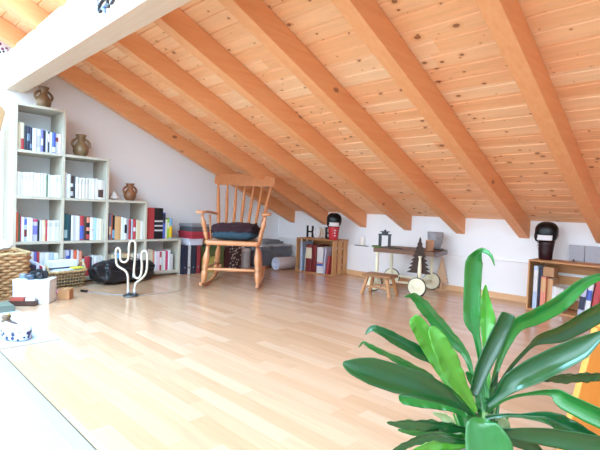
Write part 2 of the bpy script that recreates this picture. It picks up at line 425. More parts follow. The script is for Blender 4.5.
fill(3, 0, [('lavender', .9, .235), ('white', .6, .225, [('salmon', .1, .5)]), ('beige', 1.2, .22, [('cream', .5, .9)]), ('salmon', .5, .205), ('white', .8, .2), ('pink', .7, .2), ('red', .6, .196, [('white', .3, .7)], 'red book with a white title'),
            ('white', .7, .198), ('ivory', .7, .196), ('magenta', .8, .2), ('white', .9, .205), ('grey', .9, .165)],
     'lowest cube of bookcase', 'books in the lowest cube of the bookcase', span=(0, .9))
fill(3, 1, [('red', 2.5, .315, None, 'tall red ring binder'), ('black', 2.5, .315, [('grey', .25, .3), ('grey', .4, .45), ('grey', .55, .6)], 'tall black binder with pale slashes'), ('blue', .8, .27, [('navy', .6, .95)]),
            ('white', .6, .2, [('pink', .02, .12)]), ('lime', .6, .21, [('cream', .5, .8)]), ('skyblue', .9, .212, [('yellow', .05, .62)], 'sky blue and yellow book')],
     'on top of lowest bookcase cube', 'binders and books on top of the lowest cube', top=True, span=(0, .78))
fill(0, 0, [('lavender', .9, .25), ('violet', .6, .246), ('grey', .6, .245), ('magenta', .5, .243), ('white', .7, .24), ('violet', .6, .238), ('red', .4, .236), ('white', 1, .23), ('white', .9, .228), ('pale blue', .8, .226), ('white', .9, .222)],
     'bottom shelf of tallest column', 'books on the bottom shelf of the tallest column')
fill(1, 0, [('white', 1, .245), ('lavender', .9, .245, [('blue', .3, .8)]), ('blue', .5, .245), ('white', .8, .245), ('orange', .8, .24, [('white', .3, .5)]), ('white', .7, .238), ('salmon', .8, .23), ('grey', .7, .16),
            ('red', 1.5, .178), ('navy', .5, .175), ('white', .8, .185), ('white', .9, .182, [('pink', .4, .7)]), ('ivory', .8, .18), ('white', .9, .178)],
     'bottom shelf of second column', 'books on the bottom shelf of the second column')
fill(2, 0, [('ivory', 1.2, .19), ('beige', .9, .186, [('red', .05, .4)]), ('white', .8, .2), ('skyblue', .7, .196, [('steel', .2, .7)]), ('beige', 1.1, .19), ('tan', .7, .186), ('salmon', .8, .19), ('cream', .8, .184), ('dark red', .6, .178), ('white', .8, .182), ('pink', .7, .18)],
     'bottom shelf of third column', 'books on the bottom shelf of the third column')

# ------------------------------------------------------------------ clay vases on the bookcase
M_CLAY = plain('86694a', .35, var=.45, scale=26); M_CLAY2 = plain('8e5c3c', .4, var=.45, scale=22)
def vase(label, x, y, z, h, r, mat, rz):
    t = thing('clay_vase', label, 'vase', (x, y, z+.0008), rz, 'handled clay vases on the bookcase steps')
    pr = [(.0, 0), (.5, 0), (.62, .03), (.9, .16), (1, .30), (.94, .44), (.7, .58), (.5, .66), (.44, .74), (.5, .84), (.66, .95), (.7, 1), (.62, 1), (.44, .88), (.36, .72), (0, .7)]
    m = MB(); m.smooth = True; m.lathe([(max(.0005, a*r), b*h) for a, b in pr], seg=28, cap=False); m.build('body', mat, t)
    for s in (-1, 1):
        m = MB(); pts = [(0, s*r*(.52 + .5*math.sin(PI*i/10)**.8 + .25*(1-i/10)), h*(.40+.42*i/10)) for i in range(11)]
        pts[-1] = (0, s*r*.47, h*.82); m.tube(pts, .011, 8); m.build('handle', mat, t)
vase('small handled clay vase on the highest step of the bookcase', .2, -3.012, 4*Q, .19, .062, M_CLAY, .1)
vase('round handled clay vase on the second highest step', .2, -2.695, 3*Q, .205, .066, M_CLAY, -.1)
vase('reddish handled clay vase on the third step beside a shell', .2, -2.22, 2*Q, .172, .06, M_CLAY2, .05)
m = MB(); m.smooth = True
rows = []
for i in range(26):
    a = i*.75; q = i/25; rows.append(None)
pr = [(.004, 0), (.03, .004), (.045, .02), (.047, .032), (.034, .04), (.036, .047), (.024, .056), (.025, .062), (.014, .071), (.003, .085)]
m.lathe(pr, seg=18, sx=1, sy=1.05); o = m.build('seashell', plain('e8dcd6', .4, var=.12, scale=40))
tag(place(o, (.25, -2.40, 2*Q+.0008), .4), 'small pale seashell on the third step of the bookcase', 'shell')

# ------------------------------------------------------------------ cactus lamp
base = V((1.157, -2.628, 0)); dl = (base-CAM).dot(f_)
lamp = thing('cactus_lamp', 'white bent-tube cactus lamp standing on the floor before the black bag', 'lamp', base)
cz = [(262, 352), (262, 320), (262, 280), (261, 255), (254, 232), (240, 218), (222, 208), (206, 196), (198, 178), (196, 150), (195, 122), (198, 106), (208, 100), (217, 107), (220, 125), (220, 150), (224, 168), (238, 177), (254, 172), (263, 156),
      (266, 130), (267, 100), (270, 76), (277, 64), (287, 60), (297, 64), (303, 78), (303, 110), (301, 150), (297, 190), (294, 225), (296, 248), (304, 261), (314, 264), (326, 257), (334, 238), (337, 210), (337, 175), (336, 140), (340, 122), (351, 115),
      (362, 120), (367, 138), (367, 175), (365, 210), (360, 234), (350, 252), (334, 268), (315, 282), (303, 295), (299, 315), (298, 335), (298, 352)]
pts = [at(80+x/5.454, 230+y/5.454, dl) - base for x, y in cz]
zmin = min(p.z for p in pts); pts = [V((p.x, p.y, p.z-zmin+.012)) for p in pts]
def smooth_curve(p, n=4):
    out = []
    for i in range(len(p)-1):
        a, b, c, d = p[max(0, i-1)], p[i], p[i+1], p[min(len(p)-1, i+2)]
        for k in range(n):
            t = k/n; out.append(.5*((2*b)+(c-a)*t+(2*a-5*b+4*c-d)*t*t+(3*b-a-3*c+d)*t**3))
    return out + [p[-1]]
m = MB(); m.tube(smooth_curve(pts, 3), .0088, 10); m.build('tube', plain('c4b8a6', .4, var=.02), lamp)
m = MB(); m.smooth = True; m.lathe([(.062, 0), (.062, .008), (.058, .012)], seg=32, c=(0.0, 0.0, 0)); m.build('base', plain('55565a', .35, metal=.6), lamp)
for u in (262, 298):
    q = at(80+u/5.454, 230+352/5.454, dl) - base
    m = MB(); m.cyl((q.x, q.y, .01), (q.x, q.y, .05), .0125); m.build('ferrule', plain('b9babd', .3, metal=.8), lamp)
cab = [base+V((-.05, -.03, .004)), V((1.05, -2.72, .004)), V((.99, -2.75, .004)), V((.90, -2.80, .004)), V((.83, -2.845, .004))]
m = MB(); m.tube(smooth_curve([c-base for c in cab], 6), .003, 6); m.build('cable', plain('8b8b90', .5), lamp)
cab = [base+V((.05, .04, .004)), V((1.19, -2.52, .004)), V((1.20, -2.42, .004)), V((1.203, -2.33, .004)), V((1.17, -2.22, .004)), V((1.02, -2.05, .004))]
m = MB(); m.tube(smooth_curve([c-base for c in cab], 6), .0025, 6); m.build('cable', plain('a9a39c', .5), lamp)
m = MB(); m.box(-.032, .032, -.012, .012, 0, .016, bev=.004); o = m.build('switch', M_BLACK, lamp); place(o, V((.805, -2.857, .0005))-base, .5)

# ------------------------------------------------------------------ black bag
bag = thing('duffel_bag', 'slumped black duffel bag on the floor in front of the bookcase', 'bag', (.505, -2.402, 0), math.radians(12))
def bagfn(p):
    q = V((math.copysign(abs(p.x)**.7, p.x), math.copysign(abs(p.y)**.62, p.y), math.copysign(abs(p.z)**.6, p.z)))
    n1 = noise.noise(V((p.x*1.2, p.y*3.2, p.z*1.6)))*.2; n2 = noise.ridged_multi_fractal(V((p.x*2+3, p.y*4, p.z*2.4)), 1, 2.2, 3, 1, 2)*.055
    q *= 1 + n1 - n2
    tz = .82 + .22*math.cos(p.y*1.4+.3)
    if q.z > 0: q.z *= tz
    q.z = max(-.985, q.z)
    return q
m = MB(); m.sphere((0, 0, .108), .115, .325, .108, 64, 40, bagfn); m.build('body', plain('1a1b22', .38, var=.3, scale=14), bag)
m = MB(); pts = [(.05, -.17+.34*i/12,   .185 + .045*math.sin(PI*i/12) + .008*math.sin(i*2)) for i in range(13)]; m.tube(pts, .011, 6, flat=.4); m.build('handle', M_BLACK, bag)
m = MB(); m.tube([(.105, -.25+.5*i/14, .13+.012*math.sin(i*1.3)) for i in range(15)], .005, 6); m.build('piping', plain('2b2d38', .3), bag)
m = MB(); m.box(-.003, .003, -.012, .012, -.02, .02, bev=.001); o = m.build('tag', plain('e2e4e8', .5), bag); place(o, (.122, .02, .075), .1)

# ------------------------------------------------------------------ wicker baskets
M_WICK = plain('b88a60', .6, var=.5, scale=30); M_WICK2 = plain('9c815c', .6, var=.3, scale=30); M_RIM = plain('b89a70', .6, var=.25, scale=30)
def rrect(hx, hy, r, n):
    """points round a rounded rectangle, evenly by arclength"""
    pts = []
    for cx, cy, a0 in ((hx-r, hy-r, 0), (-hx+r, hy-r, 90), (-hx+r, -hy+r, 180), (hx-r, -hy+r, 270)):
        for i in range(9):
            a = math.radians(a0+i*90/8); pts.append(V((cx+r*math.cos(a), cy+r*math.sin(a), 0)))
    pts.append(pts[0]); ln = [0]
    for i in range(1, len(pts)): ln.append(ln[-1]+(pts[i]-pts[i-1]).length)
    out = []; j = 0
    for i in range(n):
        t = ln[-1]*i/n
        while ln[j+1] < t: j += 1
        out.append(pts[j].lerp(pts[j+1], (t-ln[j])/(ln[j+1]-ln[j])))
    return out
def basket(label, loc, rz, hx, hy, h, rows, amp, rad, mat, rim_mat, open_weave=False, flare=.08, cat='basket'):
    t = thing('wicker_basket', label, cat, loc, rz)
    n = 72; nstk = 36
    m = MB()
    for k in range(rows):
        z = rad + (h-2*rad)*k/(rows-1); f = 1 - flare*(1-z/h); base_ = rrect(hx*f, hy*f, .05, n); pts = []
        for i, p in enumerate(base_):
            nrm = (base_[(i+1) % n]-base_[i-1]).normalized(); nrm = V((nrm.y, -nrm.x, 0))
            w = amp*math.sin(2*PI*i/n*nstk/2 + (k % 2)*PI)
            jz = noise.noise(V((i*.5, k*7.1, rz)))*rad*.8
            pts.append(p + nrm*w + V((0, 0, z+jz)))
        m.tube(pts, rad, 5, closed=True, flat=1.0 if open_weave else 1.25)
    m.build('weave', mat, t)
    m = MB(); st = rrect(hx, hy, .05, nstk); sb = rrect(hx*(1-flare), hy*(1-flare), .05, nstk)
    for i in range(nstk): m.cyl(sb[i]+V((0, 0, .002)), st[i]+V((0, 0, h)), .0035, seg=5)
    m.build('stakes', mat, t)
    m = MB(); b_ = rrect(hx*(1-flare)-.004, hy*(1-flare)-.004, .045, 40); m.grid([[p+V((0, 0, .002)) for p in b_], [p+V((0, 0, .008)) for p in b_]], closed_u=True, cap0=True, cap1=True, smooth=False); m.build('bottom', mat, t)
    m = MB(); rp = rrect(hx+.004, hy+.004, .052, n)
    m.tube([p + V((0, 0, h+.004*math.sin(i*1.8))) for i, p in enumerate(rp)], .011, 7, closed=True); m.build('rim', rim_mat, t)
    return t
bb = basket('large brown wicker basket in front of the left end of the bookcase', (.60, -3.435, 0), .04, .21, .185, .33, 15, .009, .0105, M_WICK, M_RIM)
m = MB()
def cloth(p):
    q = p.copy(); q.z = max(-.5, q.z) * (1 + .5*noise.noise(p*2.4)); q.x *= 1 + .2*noise.noise(p*3+V((4, 0, 0))); return q
m.sphere((0, 0, .0), .15, .13, .045, 36, 20, cloth); o = m.build('cloth', plain('f0edf0', .85, var=.06)); tag(place(o, (.60, -3.45, .376)), 'crumpled white cloth on top of the large wicker basket', 'cloth')
mb = basket('smaller open-weave wicker basket of papers beside the black bag', (.475, -2.905, 0), math.radians(12), .10, .155, .14, 6, .006, .0055, M_WICK2, M_RIM, True)
m = MB(); m.tube([(-.06+.12*i/12, .158, .14+.065*math.sin(PI*i/12)) for i in range(13)], .008, 7); m.build('handle', M_RIM, mb)
m = MB(); m.tube([(-.06+.12*i/12, -.158, .14+.05*math.sin(PI*i/12)) for i in range(13)], .008, 7); m.build('handle', M_RIM, mb)
c_, s_ = math.cos(math.radians(12)), math.sin(math.radians(12))
def in_b(x, y, z): return (.475+x*c_-y*s_, -2.905+x*s_+y*c_, z)
for nm, lab, x, y, z, sx, sy, sz, hx, rz, ry in (
        ('magazine', 'dark magazine lying inside the open-weave basket', 0, 0, .012, .13, .24, .045, '4a4652', .2, 0),
        ('magazine', 'brown magazine pile below the papers in the open-weave basket', 0, 0, .058, .12, .23, .05, '8b6a5a', .2, 0),
        ('paper_stack', 'white paper stack filling the small wicker basket', 0, 0, .109, .13, .23, .018, 'f2f0f0', .22, 0),
        ('brochure', 'pale blue brochure on the papers in the small basket', .02, .02, .128, .11, .2, .008, 'cfdcea', .3, 0),
        ('notebook', 'yellow-green notebook at the right edge of the small basket', .05, .085, .137, .07, .09, .012, 'd7d24a', .1, 0),
        ('folder', 'dark folder strip on top of the papers in the small basket', -.03, -.04, .137, .05, .17, .01, '3c3f55', .15, 0),
        ('sketchbook', 'white sketchbook uppermost on the small wicker basket', -.05, 0, .149, .09, .24, .055, 'e4e4e8', .2, 0)):
    m = MB(); m.box(-sx/2, sx/2, -sy/2, sy/2, 0, sz, bev=.001)
    for q in range(2, int(sz/.006)): m.box(-sx/2-.0004, sx/2+.0004, -sy/2-.0004, sy/2+.0004, q*.006, q*.006+.0006)
    o = m.build(nm, plain(hx, .6, var=.05, scale=60)); tag(place(o, in_b(x, y, z+.018), rz), lab, nm.replace('_', ' '))

# ------------------------------------------------------------------ clutter by the left edge
wb = thing('cardboard_box', 'white cardboard box on the floor in front of the wicker basket', 'box', (.985, -3.26, 0), math.radians(-35))
m = MB(); a, b2, h = .075, .118, .165
m.box(a-.004, a, -b2, b2, 0, h); m.box(-a, -a+.004, -b2, b2, 0, h); m.box(-a, a, -b2, -b2+.004, 0, h); m.box(-a, a, b2-.004, b2, 0, h); m.box(-a, a, -b2, b2, 0, .004); m.build('body', M_WHITE, wb)
m = MB(); m.box(-a-.002, a+.002, -b2-.002, b2+.002, h, h+.004); m.box(a-.001, a+.002, -b2, b2, h-.03, h); m.build('lid', M_WHITE, wb)
m = MB(); m.box(a+.0003, a+.0012, .06, .085, .135, .142); m.box(a+.0003, a+.0012, .03, .045, .10, .105); m.build('label_mark', plain('b9b9c8', .6), wb)
tr = thing('open_tray', 'low dark tray holding a red and a grey pad before the white box', 'tray', (1.066, -3.353, 0), math.radians(-35))
m = MB(); a, b2, h = .028, .085, .035
m.box(a-.005, a, -b2, b2, 0, h); m.box(-a, -a+.005, -b2, b2, 0, h); m.box(-a, a, -b2, -b2+.005, 0, h); m.box(-a, a, b2-.005, b2, 0, h); m.box(-a, a, -b2, b2, 0, .005); m.build('body', plain('4a2f28', .5), tr)
for nm, yy, ww, hx, lab in (('red_pad', -.033, .09, 'a8483c', 'red pad in the dark tray before the white box'), ('grey_pad', .048, .06, 'cfc8ca', 'grey pad in the dark tray before the white box')):
    m = MB(); m.box(-.021, .021, -ww/2, ww/2, 0, .05, bev=.004); o = m.build(nm, plain(hx, .6)); cc, ss = math.cos(math.radians(-35)), math.sin(math.radians(-35))
    tag(place(o, (1.066-yy*ss, -3.353+yy*cc, .0056), math.radians(-35)), lab, 'pad')
bx = thing('cardboard_box', 'small brown cardboard box tucked behind the white box', 'box', (.985, -3.055, 0), math.radians(-35))
m = MB(); m.box(-.05, .05, -.04, .04, 0, .075, bev=.002); m.build('body', plain('b57f55', .7), bx); m = MB(); m.box(-.051, .051, -.008, .008, .0755, .0765); m.build('tape', plain('cfa274', .4), bx)
m = MB(); m.sphere((0, 0, .02), .045, .05, .02, 24, 14, cloth); o = m.build('cloth', plain('e0889a', .8)); tag(place(o, (.80, -3.02, .002)), 'small pink cloth on the floor beside the brown box', 'cloth')
# camera and dark gadgets on the white box
cg = thing('camera', 'black camera-like gadget lying on top of the white box', 'camera', (.985, -3.235, .1695), math.radians(-15))
m = MB(); m.box(-.03, .03, -.055, .055, 0, .05, bev=.006); m.box(-.02, .02, -.02, .02, .05, .064, bev=.004); m.build('body', M_MBLACK, cg)
m = MB(); m.smooth = True; m.lathe([(.024, 0), (.024, .6), (.02, .62), (.02, 1), (.014, 1), (.012, .9)], axis=((.03, .0, .026), (.075, .0, .026)), seg=20); m.build('lens', plain('30343c', .25), cg)
m = MB(); m.tube([(0, -.055-.02*math.sin(PI*i/10), .04-.03*math.sin(PI*i/10)) if i < 5 else (.01*i-.05, -.07+.008*i, .008) for i in range(11)], .004, 6); m.build('strap', plain('46556c', .6), cg)
for i, (x, y, hx, lab) in enumerate(((.94, -3.325, '8d9aa8', 'blue-grey tin on the left of the white box lid'), (1.02, -3.30, '5d6c80', 'slate blue tin on the white box in front of the camera'))):
    m = MB(); m.smooth = True; m.lathe([(.022, 0), (.024, .003), (.024, .02), (.025, .021), (.025, .03), (.022, .033)], seg=20); o = m.build('tin', plain(hx, .35, metal=.3)); tag(place(o, (x, y, .1695)), lab, 'tin')
# magazines standing between baskets
for i, (hx, x, y, h, w, cname) in enumerate((('3b3550', .60, -3.165, .215, .018, 'dark purple'), ('ded8ee', .60, -3.143, .23, .02, 'lilac'), ('a33048', .60, -3.120, .205, .016, 'crimson'), ('e9e6ee', .60, -3.099, .20, .018, 'white'))):
    m = MB(); m.box(-.13, .09, -w/2, w/2, 0, h, bev=.001); m.box(.0895, .0905, -w/2+.002, w/2-.002, h*.7, h*.85); o = m.build('magazine_file', plain(hx, .5)); tag(place(o, (x-.08, y, 0), 0), cname+' magazine file standing between the two wicker baskets', 'magazine file')
# low grey-green box and a stool, both cut by the left edge
m = MB(); m.box(-.085, .085, -.16, .16, 0, .045, bev=.006); m.box(-.087, .087, -.162, .162, .03, .036); o = m.build('flat_box', plain('6c766c', .6)); tag(place(o, (1.165, -3.605, 0), 0), 'flat grey-green box at the left edge of the floor', 'box')
st = thing('low_stool', 'low tan stool with a blue cushion at the left edge', 'stool', (.955, -3.615, 0), 0)
m = MB(); m.box(-.11, .11, -.11, .11, .17, .195, bev=.004); m.build('seat', M_TANBOARD, st)
for sx in (-1, 1):
    for sy in (-1, 1):
        m = MB(); m.box(sx*.09-.014, sx*.09+.014, sy*.09-.014, sy*.09+.014, 0, .17, bev=.002); m.build('leg', M_TANBOARD, st)
m = MB(); m.sphere((0, 0, .05), .105, .105, .05, 28, 16, lambda p: V((math.copysign(abs(p.x)**.5, p.x), math.copysign(abs(p.y)**.5, p.y), p.z)))
o = m.build('cushion', plain('6f8fae', .85)); tag(place(o, (.955, -3.615, .196)), 'blue cushion on the low stool at the left edge', 'cushion')
# tall rounded board leaning sideways against the bookcase
tb = MB(); poly = []
hw, L = .13, 1.5
for a in range(0, 91, 15): poly.append((hw-.06+.06*math.cos(math.radians(a)), L-.06+.06*math.sin(math.radians(a))))
for a in range(90, 181, 15): poly.append((-hw+.06+.06*math.cos(math.radians(a)), L-.06+.06*math.sin(math.radians(a))))
poly += [(-hw, 0), (hw, 0)]
tb.prism(poly, .022, Matrix(((0, -1, 0, 0), (1, 0, 0, 0), (0, 0, 1, 0), (0, 0, 0, 1))))
o = tb.build('wooden_board', M_TANBOARD, bevel=.004)
tag(place(o, (.27, -3.725, .026), 0, -math.radians(11.5)), 'tall tan board with rounded corners leaning on the left side of the bookcase', 'board')

# mat with a patterned dish and a small ornament
m = MB(); m.box(1.22, 2.04, -3.69, -3.42, 0.0005, .006, bev=.001); o = m.build('mat', plain('bcc2d2', .6, var=.04)); tag(o, 'pale flat mat on the floor by the left edge under the patterned dish', 'mat')
ds = thing('lidded_dish', 'oval white dish with blue patterned side on the pale mat', 'dish', (1.875, -3.59, .0065), math.radians(10))
mm, nt, b = new_mat('blue_pattern'); tc = N(nt, 'ShaderNodeTexCoord'); vo = N(nt, 'ShaderNodeTexVoronoi'); vo.inputs['Scale'].default_value = 38
nt.links.new(tc.outputs['Object'], vo.inputs['Vector']); th = math_node(nt, 'GREATER_THAN', vo.outputs['Distance'], .42)
nt.links.new(mixc(nt, th, H('2a3156'), H('c2c6d8')), b.inputs['Base Color']); b.inputs['Roughness'].default_value = .25
m = MB(); m.smooth = True; m.lathe([(.085, 0), (.098, .004), (.10, .012), (.104, .048), (.10, .052)], seg=40, sx=1.15, sy=.62); m.build('body', mm, ds)
m = MB(); m.smooth = True; m.lathe([(.104, .0505), (.102, .056), (.085, .066), (.05, .071), (.001, .072)], seg=40, sx=1.15, sy=.62, cap=False); m.build('lid', plain('cfcfd4', .3), ds)
m = MB(); m.sphere((-.03, .0, .0705), .06, .012, .004, 20, 8); m.build('slot', plain('4a2f30', .5), ds)
on = thing('ornament', 'small brown and gold ornament on the far end of the pale mat', 'ornament', (1.50, -3.548, .0065)); on.scale = (.8, .8, .65)
m = MB(); m.smooth = True; m.lathe([(.03, 0), (.034, .006), (.024, .02), (.032, .04), (.026, .055), (.001, .06)], seg=20); m.build('body', plain('6b5038', .4, var=.4), on)
m = MB(); m.sphere((.012, .012, .066), .015, .012, .012); m.sphere((-.014, .02, .05), .02, .012, .01); m.build('knob', plain('b99a5c', .3, metal=.5), on)

# ------------------------------------------------------------------ sheets and lettering on the purlin, poster on the gable
m = MB(); m.box(.90, 1.165, -3.2566, -3.2545, 1.785, 1.965); o = m.build('paper_sheet', plain('eaf0fa', .6, var=.02)); tag(o, 'blank pale sheet fixed to the front of the big beam', 'paper')
lt = thing('script_sign', 'black and blue cursive script sign on the front of the big beam', 'sign', (0, 0, 0))
Lp = lambda x, y: at(85+x/15, y/15, 1) - CAM
def on_beam(x, y, yy=-3.262):
    d = Lp(x, y); t = (yy-CAM.y)/d.y; return CAM + d*t
for pts, hx in (([(250, 20), (225, 60), (207, 105), (200, 150), (212, 178), (232, 165), (240, 140)], '26262c'), ([(345, -20), (330, 40), (322, 80), (338, 102), (356, 85), (345, 62), (325, 68)], '26262c'),
                ([(430, -20), (412, 15), (396, 45), (388, 58)], '2c2e3c'), ([(180, -20), (176, 20), (185, 55), (200, 80)], '8c86c8'), ([(300, 90), (275, 105), (258, 130), (275, 142), (292, 150), (290, 188)], '6a78b8'),
                ([(250, 20), (275, -10), (300, -30)], '26262c'), ([(312, 70), (300, 90), (290, 105)], '5d6cae')):
    m = MB(); m.tube(smooth_curve([on_beam(x, y) for x, y in pts], 4), .0075, 7); m.build('stroke', plain(hx, .4), lt)
m = MB(); m.box(.0005, .003, -3.60, -3.208, 1.945, 2.10); m.mat(1)
for y, z, r in ((-3.235, 2.0, .011), (-3.25, 2.02, .01), (-3.222, 1.985, .008), (-3.28, 2.005, .012), (-3.30, 2.045, .014)): m.lathe([(r, 0), (r, 1)], axis=((.0025, y, z), (.0035, y, z)), seg=12)
m.mat(2)
for y, z, r in ((-3.272, 1.985, .009), (-3.30, 1.975, .012)): m.lathe([(r, 0), (r, 1)], axis=((.0025, y, z), (.0035, y, z)), seg=12)
o = m.build('poster', [plain('f0eef4', .7), plain('8f4f7c', .7), plain('2e2a38', .7)]); tag(o, 'white poster with purple and black blotches high on the gable wall', 'poster')

# ------------------------------------------------------------------ rocking chair
TH = math.radians(44)
ch = thing('rocking_chair', 'honey-coloured wooden rocking chair with spindle back and turned legs', 'chair', (1.140, -1.598, 0), TH)
def turned(A, B, r, seg=14):
    pr = [(.55, 0), (.6, .06), (.8, .1), (1.0, .2), (1.08, .3), (.62, .36), (1.3, .385), (.66, .41), (1.3, .44), (.7, .47), (.95, .5), (1.15, .62), (1.05, .72), (.7, .82), (.62, .9), (.6, 1)]
    m = MB(); m.smooth = True; m.lathe([(a*r, t) for a, t in pr], axis=(B, A), seg=seg); return m
# rockers
for s in (-1, 1):
    m = MB(); rows = []
    for i in range(25):
        t = i/24; y = -.34 + .86*t; xx = s*(.25 - .015*t); z = .013 + .35*(y+.02)**2*.9
        rows.append([(xx-.013, y, z-.013), (xx+.013, y, z-.013), (xx+.013, y, z+.014), (xx-.013, y, z+.014)])
    m.grid(rows, closed_u=True, smooth=False, cap0=True, cap1=True); m.build('rocker', M_CHAIR, ch, bevel=.004)
zs = .385
for s in (-1, 1):
    turned((s*.225, -.185, zs), (s*.247, -.25, .035), .027).build('leg', M_CHAIR, ch)
    turned((s*.19, .16, zs), (s*.235, .25, .05), .023).build('leg', M_CHAIR, ch)
m = MB(); m.smooth = True
def rung(A, B, r): 
    m = MB(); m.smooth = True; m.lathe([(.6*r, 0), (.8*r, .1), (r, .3), (1.2*r, .5), (r, .7), (.8*r, .9), (.6*r, 1)], axis=(A, B), seg=12); return m
rung((-.24, -.225, .165), (.24, -.225, .165), .0145).build('stretcher', M_CHAIR, ch)
for s in (-1, 1): rung((s*.236, -.225, .17), (s*.22, .215, .17), .011).build('stretcher', M_CHAIR, ch)
# seat
m = MB(); pts = [(-.235, -.25), (.235, -.25), (.258, -.2), (.25, .0), (.232, .2), (.2, .235), (-.2, .235), (-.232, .2), (-.25, 0), (-.258, -.2)]
pts = [(x, -y) for x, y in pts]
m.prism([(x, -y) for x, y in pts], -.042, Matrix(((1, 0, 0, 0), (0, 0, 1, 0), (0, 1, 0, .427), (0, 0, 0, 1)))); m.build('seat', M_CHAIR, ch, bevel=.014)
# back: spindles and crest, raked and curved
def backp(x, t):
    """t 0 at the seat, 1 at the crest"""
    xx = x*(.205 + .075*t); yy = .20 + .30*t - .05*(x*x)*(.6+.4*t) + .03
    return V((xx, yy, .425 + .545*t))
for i in range(7):
    x = -1 + i/3; big = i in (0, 6)
    m = MB(); r = .016 if big else .0135; n = 14
    m.tube([backp(x, k/n) for k in range(n+1)], [r*(.75 + .45*math.sin(PI*min(1, max(0, (k/n)*1.05)))**.8) for k in range(n+1)], 10); m.build('back_post' if big else 'spindle', M_CHAIR, ch)
m = MB(); rows = []; n = 22
for i in range(n+1):
    x = -1.13 + 2.26*i/n; e = min(1, (1.13-abs(x))/.10)
    h0 = .966; h1 = 1.072 + .024*(1-x*x) ; 
    if e < 1: h0 += .018*(1-e)**1.5; h1 -= .010*(1-e)**1.5
    b0 = backp(x, (h0-.425)/.545); b1 = backp(x, (h1-.425)/.545); cx = x*.283
    rows.append([(cx, b0.y-.014, h0), (cx, b0.y+.012, h0), (cx, b1.y+.012, h1), (cx, b1.y-.012, h1)])
m.grid(rows, closed_u=True, smooth=False, cap0=True, cap1=True); m.build('crest_rail', M_CHAIR, ch, bevel=.006)
# arms
for s in (-1, 1):
    m = MB(); rows = []
    for i in range(15):
        t = i/14; y = .235 - .47*t; xx = s*(.235 + .065*t + (.02*math.sin(PI*t))); w = .017 + .02*t**2 + (.012*math.sin(PI*max(0, (t-.75)/.25)) if t > .75 else 0); z = .662 + .012*math.sin(PI*t) + .016*t
        if t > .97: w *= .7
        rows.append([(xx-w, y, z-.012), (xx+w, y, z-.012), (xx+w, y, z+.012), (xx-w, y, z+.012)])
    m.grid(rows, closed_u=True, smooth=False, cap0=True, cap1=True); m.build('armrest', M_CHAIR, ch, bevel=.007)
    turned((s*.292, -.185, .66), (s*.238, -.175, .42), .02).build('arm_support', M_CHAIR, ch)
    m = MB(); m.cyl((s*.238, .0, .42), (s*.262, .02, .655), .010); m.build('arm_spindle', M_CHAIR, ch)
# cushion
cu = thing('seat_cushion', 'dark maroon cushion with a teal front edge on the rocking chair', 'cushion', (1.140, -1.598, .4275), TH)
def pil(p):
    q = V((math.copysign(abs(p.x)**.45, p.x), math.copysign(abs(p.y)**.45, p.y), math.copysign(abs(p.z)**.8, p.z)))
    return q*(1 + .05*noise.noise(p*2.2))
m = MB(); m.sphere((0, -.01, .05), .205, .19, .0485, 48, 24, pil); m.build('pad', plain('263e4c', .9, var=.3, scale=30), cu)
m = MB()
def fuzz(p):
    q = pil(p); q.z = max(q.z, -.6) + .3*noise.noise(p*3); d = noise.noise(p*9)*.10 + noise.noise(p*21)*.09; q.z -= .55*max(0, -p.y-.55)*(1 if abs(p.x) > .55 else .3); return q*(1+d)
m.sphere((0, -.005, .098), .212, .182, .055, 72, 40, fuzz); m.build('fleece', plain('34181f', .95, var=.5, scale=60), cu)

# ------------------------------------------------------------------ boxes and binders behind the chair
for i, (hx, cn, y0, y1, h) in enumerate((('23263a', 'dark navy binder standing next to the low end of the bookcase', -1.708, -1.652, .305), ('c9c4c4', 'grey binder between two dark binders by the bookcase', -1.65, -1.612, .303),
                             ('2a2c3a', 'charcoal binder between the grey and red binders', -1.61, -1.545, .30), ('96343a', 'dark red binder at the right end of the floor binders', -1.543, -1.49, .305))):
    t = thing('binder', cn, 'binder', (.38, (y0+y1)/2, 0), 0, 'binders on the floor beside the bookcase')
    w = y1-y0; m = MB(); m.box(-.30, 0, -w/2, -w/2+.003, 0, h); m.box(-.30, 0, w/2-.003, w/2, 0, h); m.box(-.004, 0, -w/2, w/2, 0, h); m.build('cover', plain(hx, .5), t)
    m = MB(); m.box(-.28, -.01, -w/2+.005, w/2-.005, .004, h-.02); m.build('pages', M_PAGES, t)
    m = MB(); m.lathe([(.009, 0), (.009, 1)], axis=((-.001, 0, .07), (.0015, 0, .07)), seg=14); m.build('finger_ring', plain('15151a' if i == 1 else '8a8a90', .3, metal=.3), t)
def lidbox(name, label, loc, rz, sx, sy, h, lidh, body, lid, cat='box', rough=.5, over=.006):
    t = thing(name, label, cat, loc, rz)
    m = MB(); m.box(-sx/2, sx/2, -sy/2, sy/2, 0, h-lidh, bev=.003); m.build('body', plain(body, rough), t)
    m = MB(); m.box(-sx/2-over, sx/2+over, -sy/2-over, sy/2+over, h-lidh, h, bev=.004); m.build('lid', plain(lid, rough), t); return t
lidbox('storage_box', 'pale lilac box, lowest of the stack on the floor binders', (.235, -1.545, .3055), 0, .26, .16, .068, .02, 'd8d4de', 'd2ccd6')
lidbox('storage_box', 'bright red box in the middle of the stack on the floor binders', (.225, -1.475, .374), .02, .27, .24, .078, .03, 'a83240', 'b83a48')
lidbox('storage_box', 'dark grey box on top of the stack on the floor binders', (.225, -1.475, .4525), -.02, .26, .235, .08, .028, '55565c', '8e8e94')
lidbox('storage_box', 'olive green box on the floor behind the rocking chair', (.20, -1.305, 0), 0, .25, .33, .285, .05, '5e6236', '4c6238')
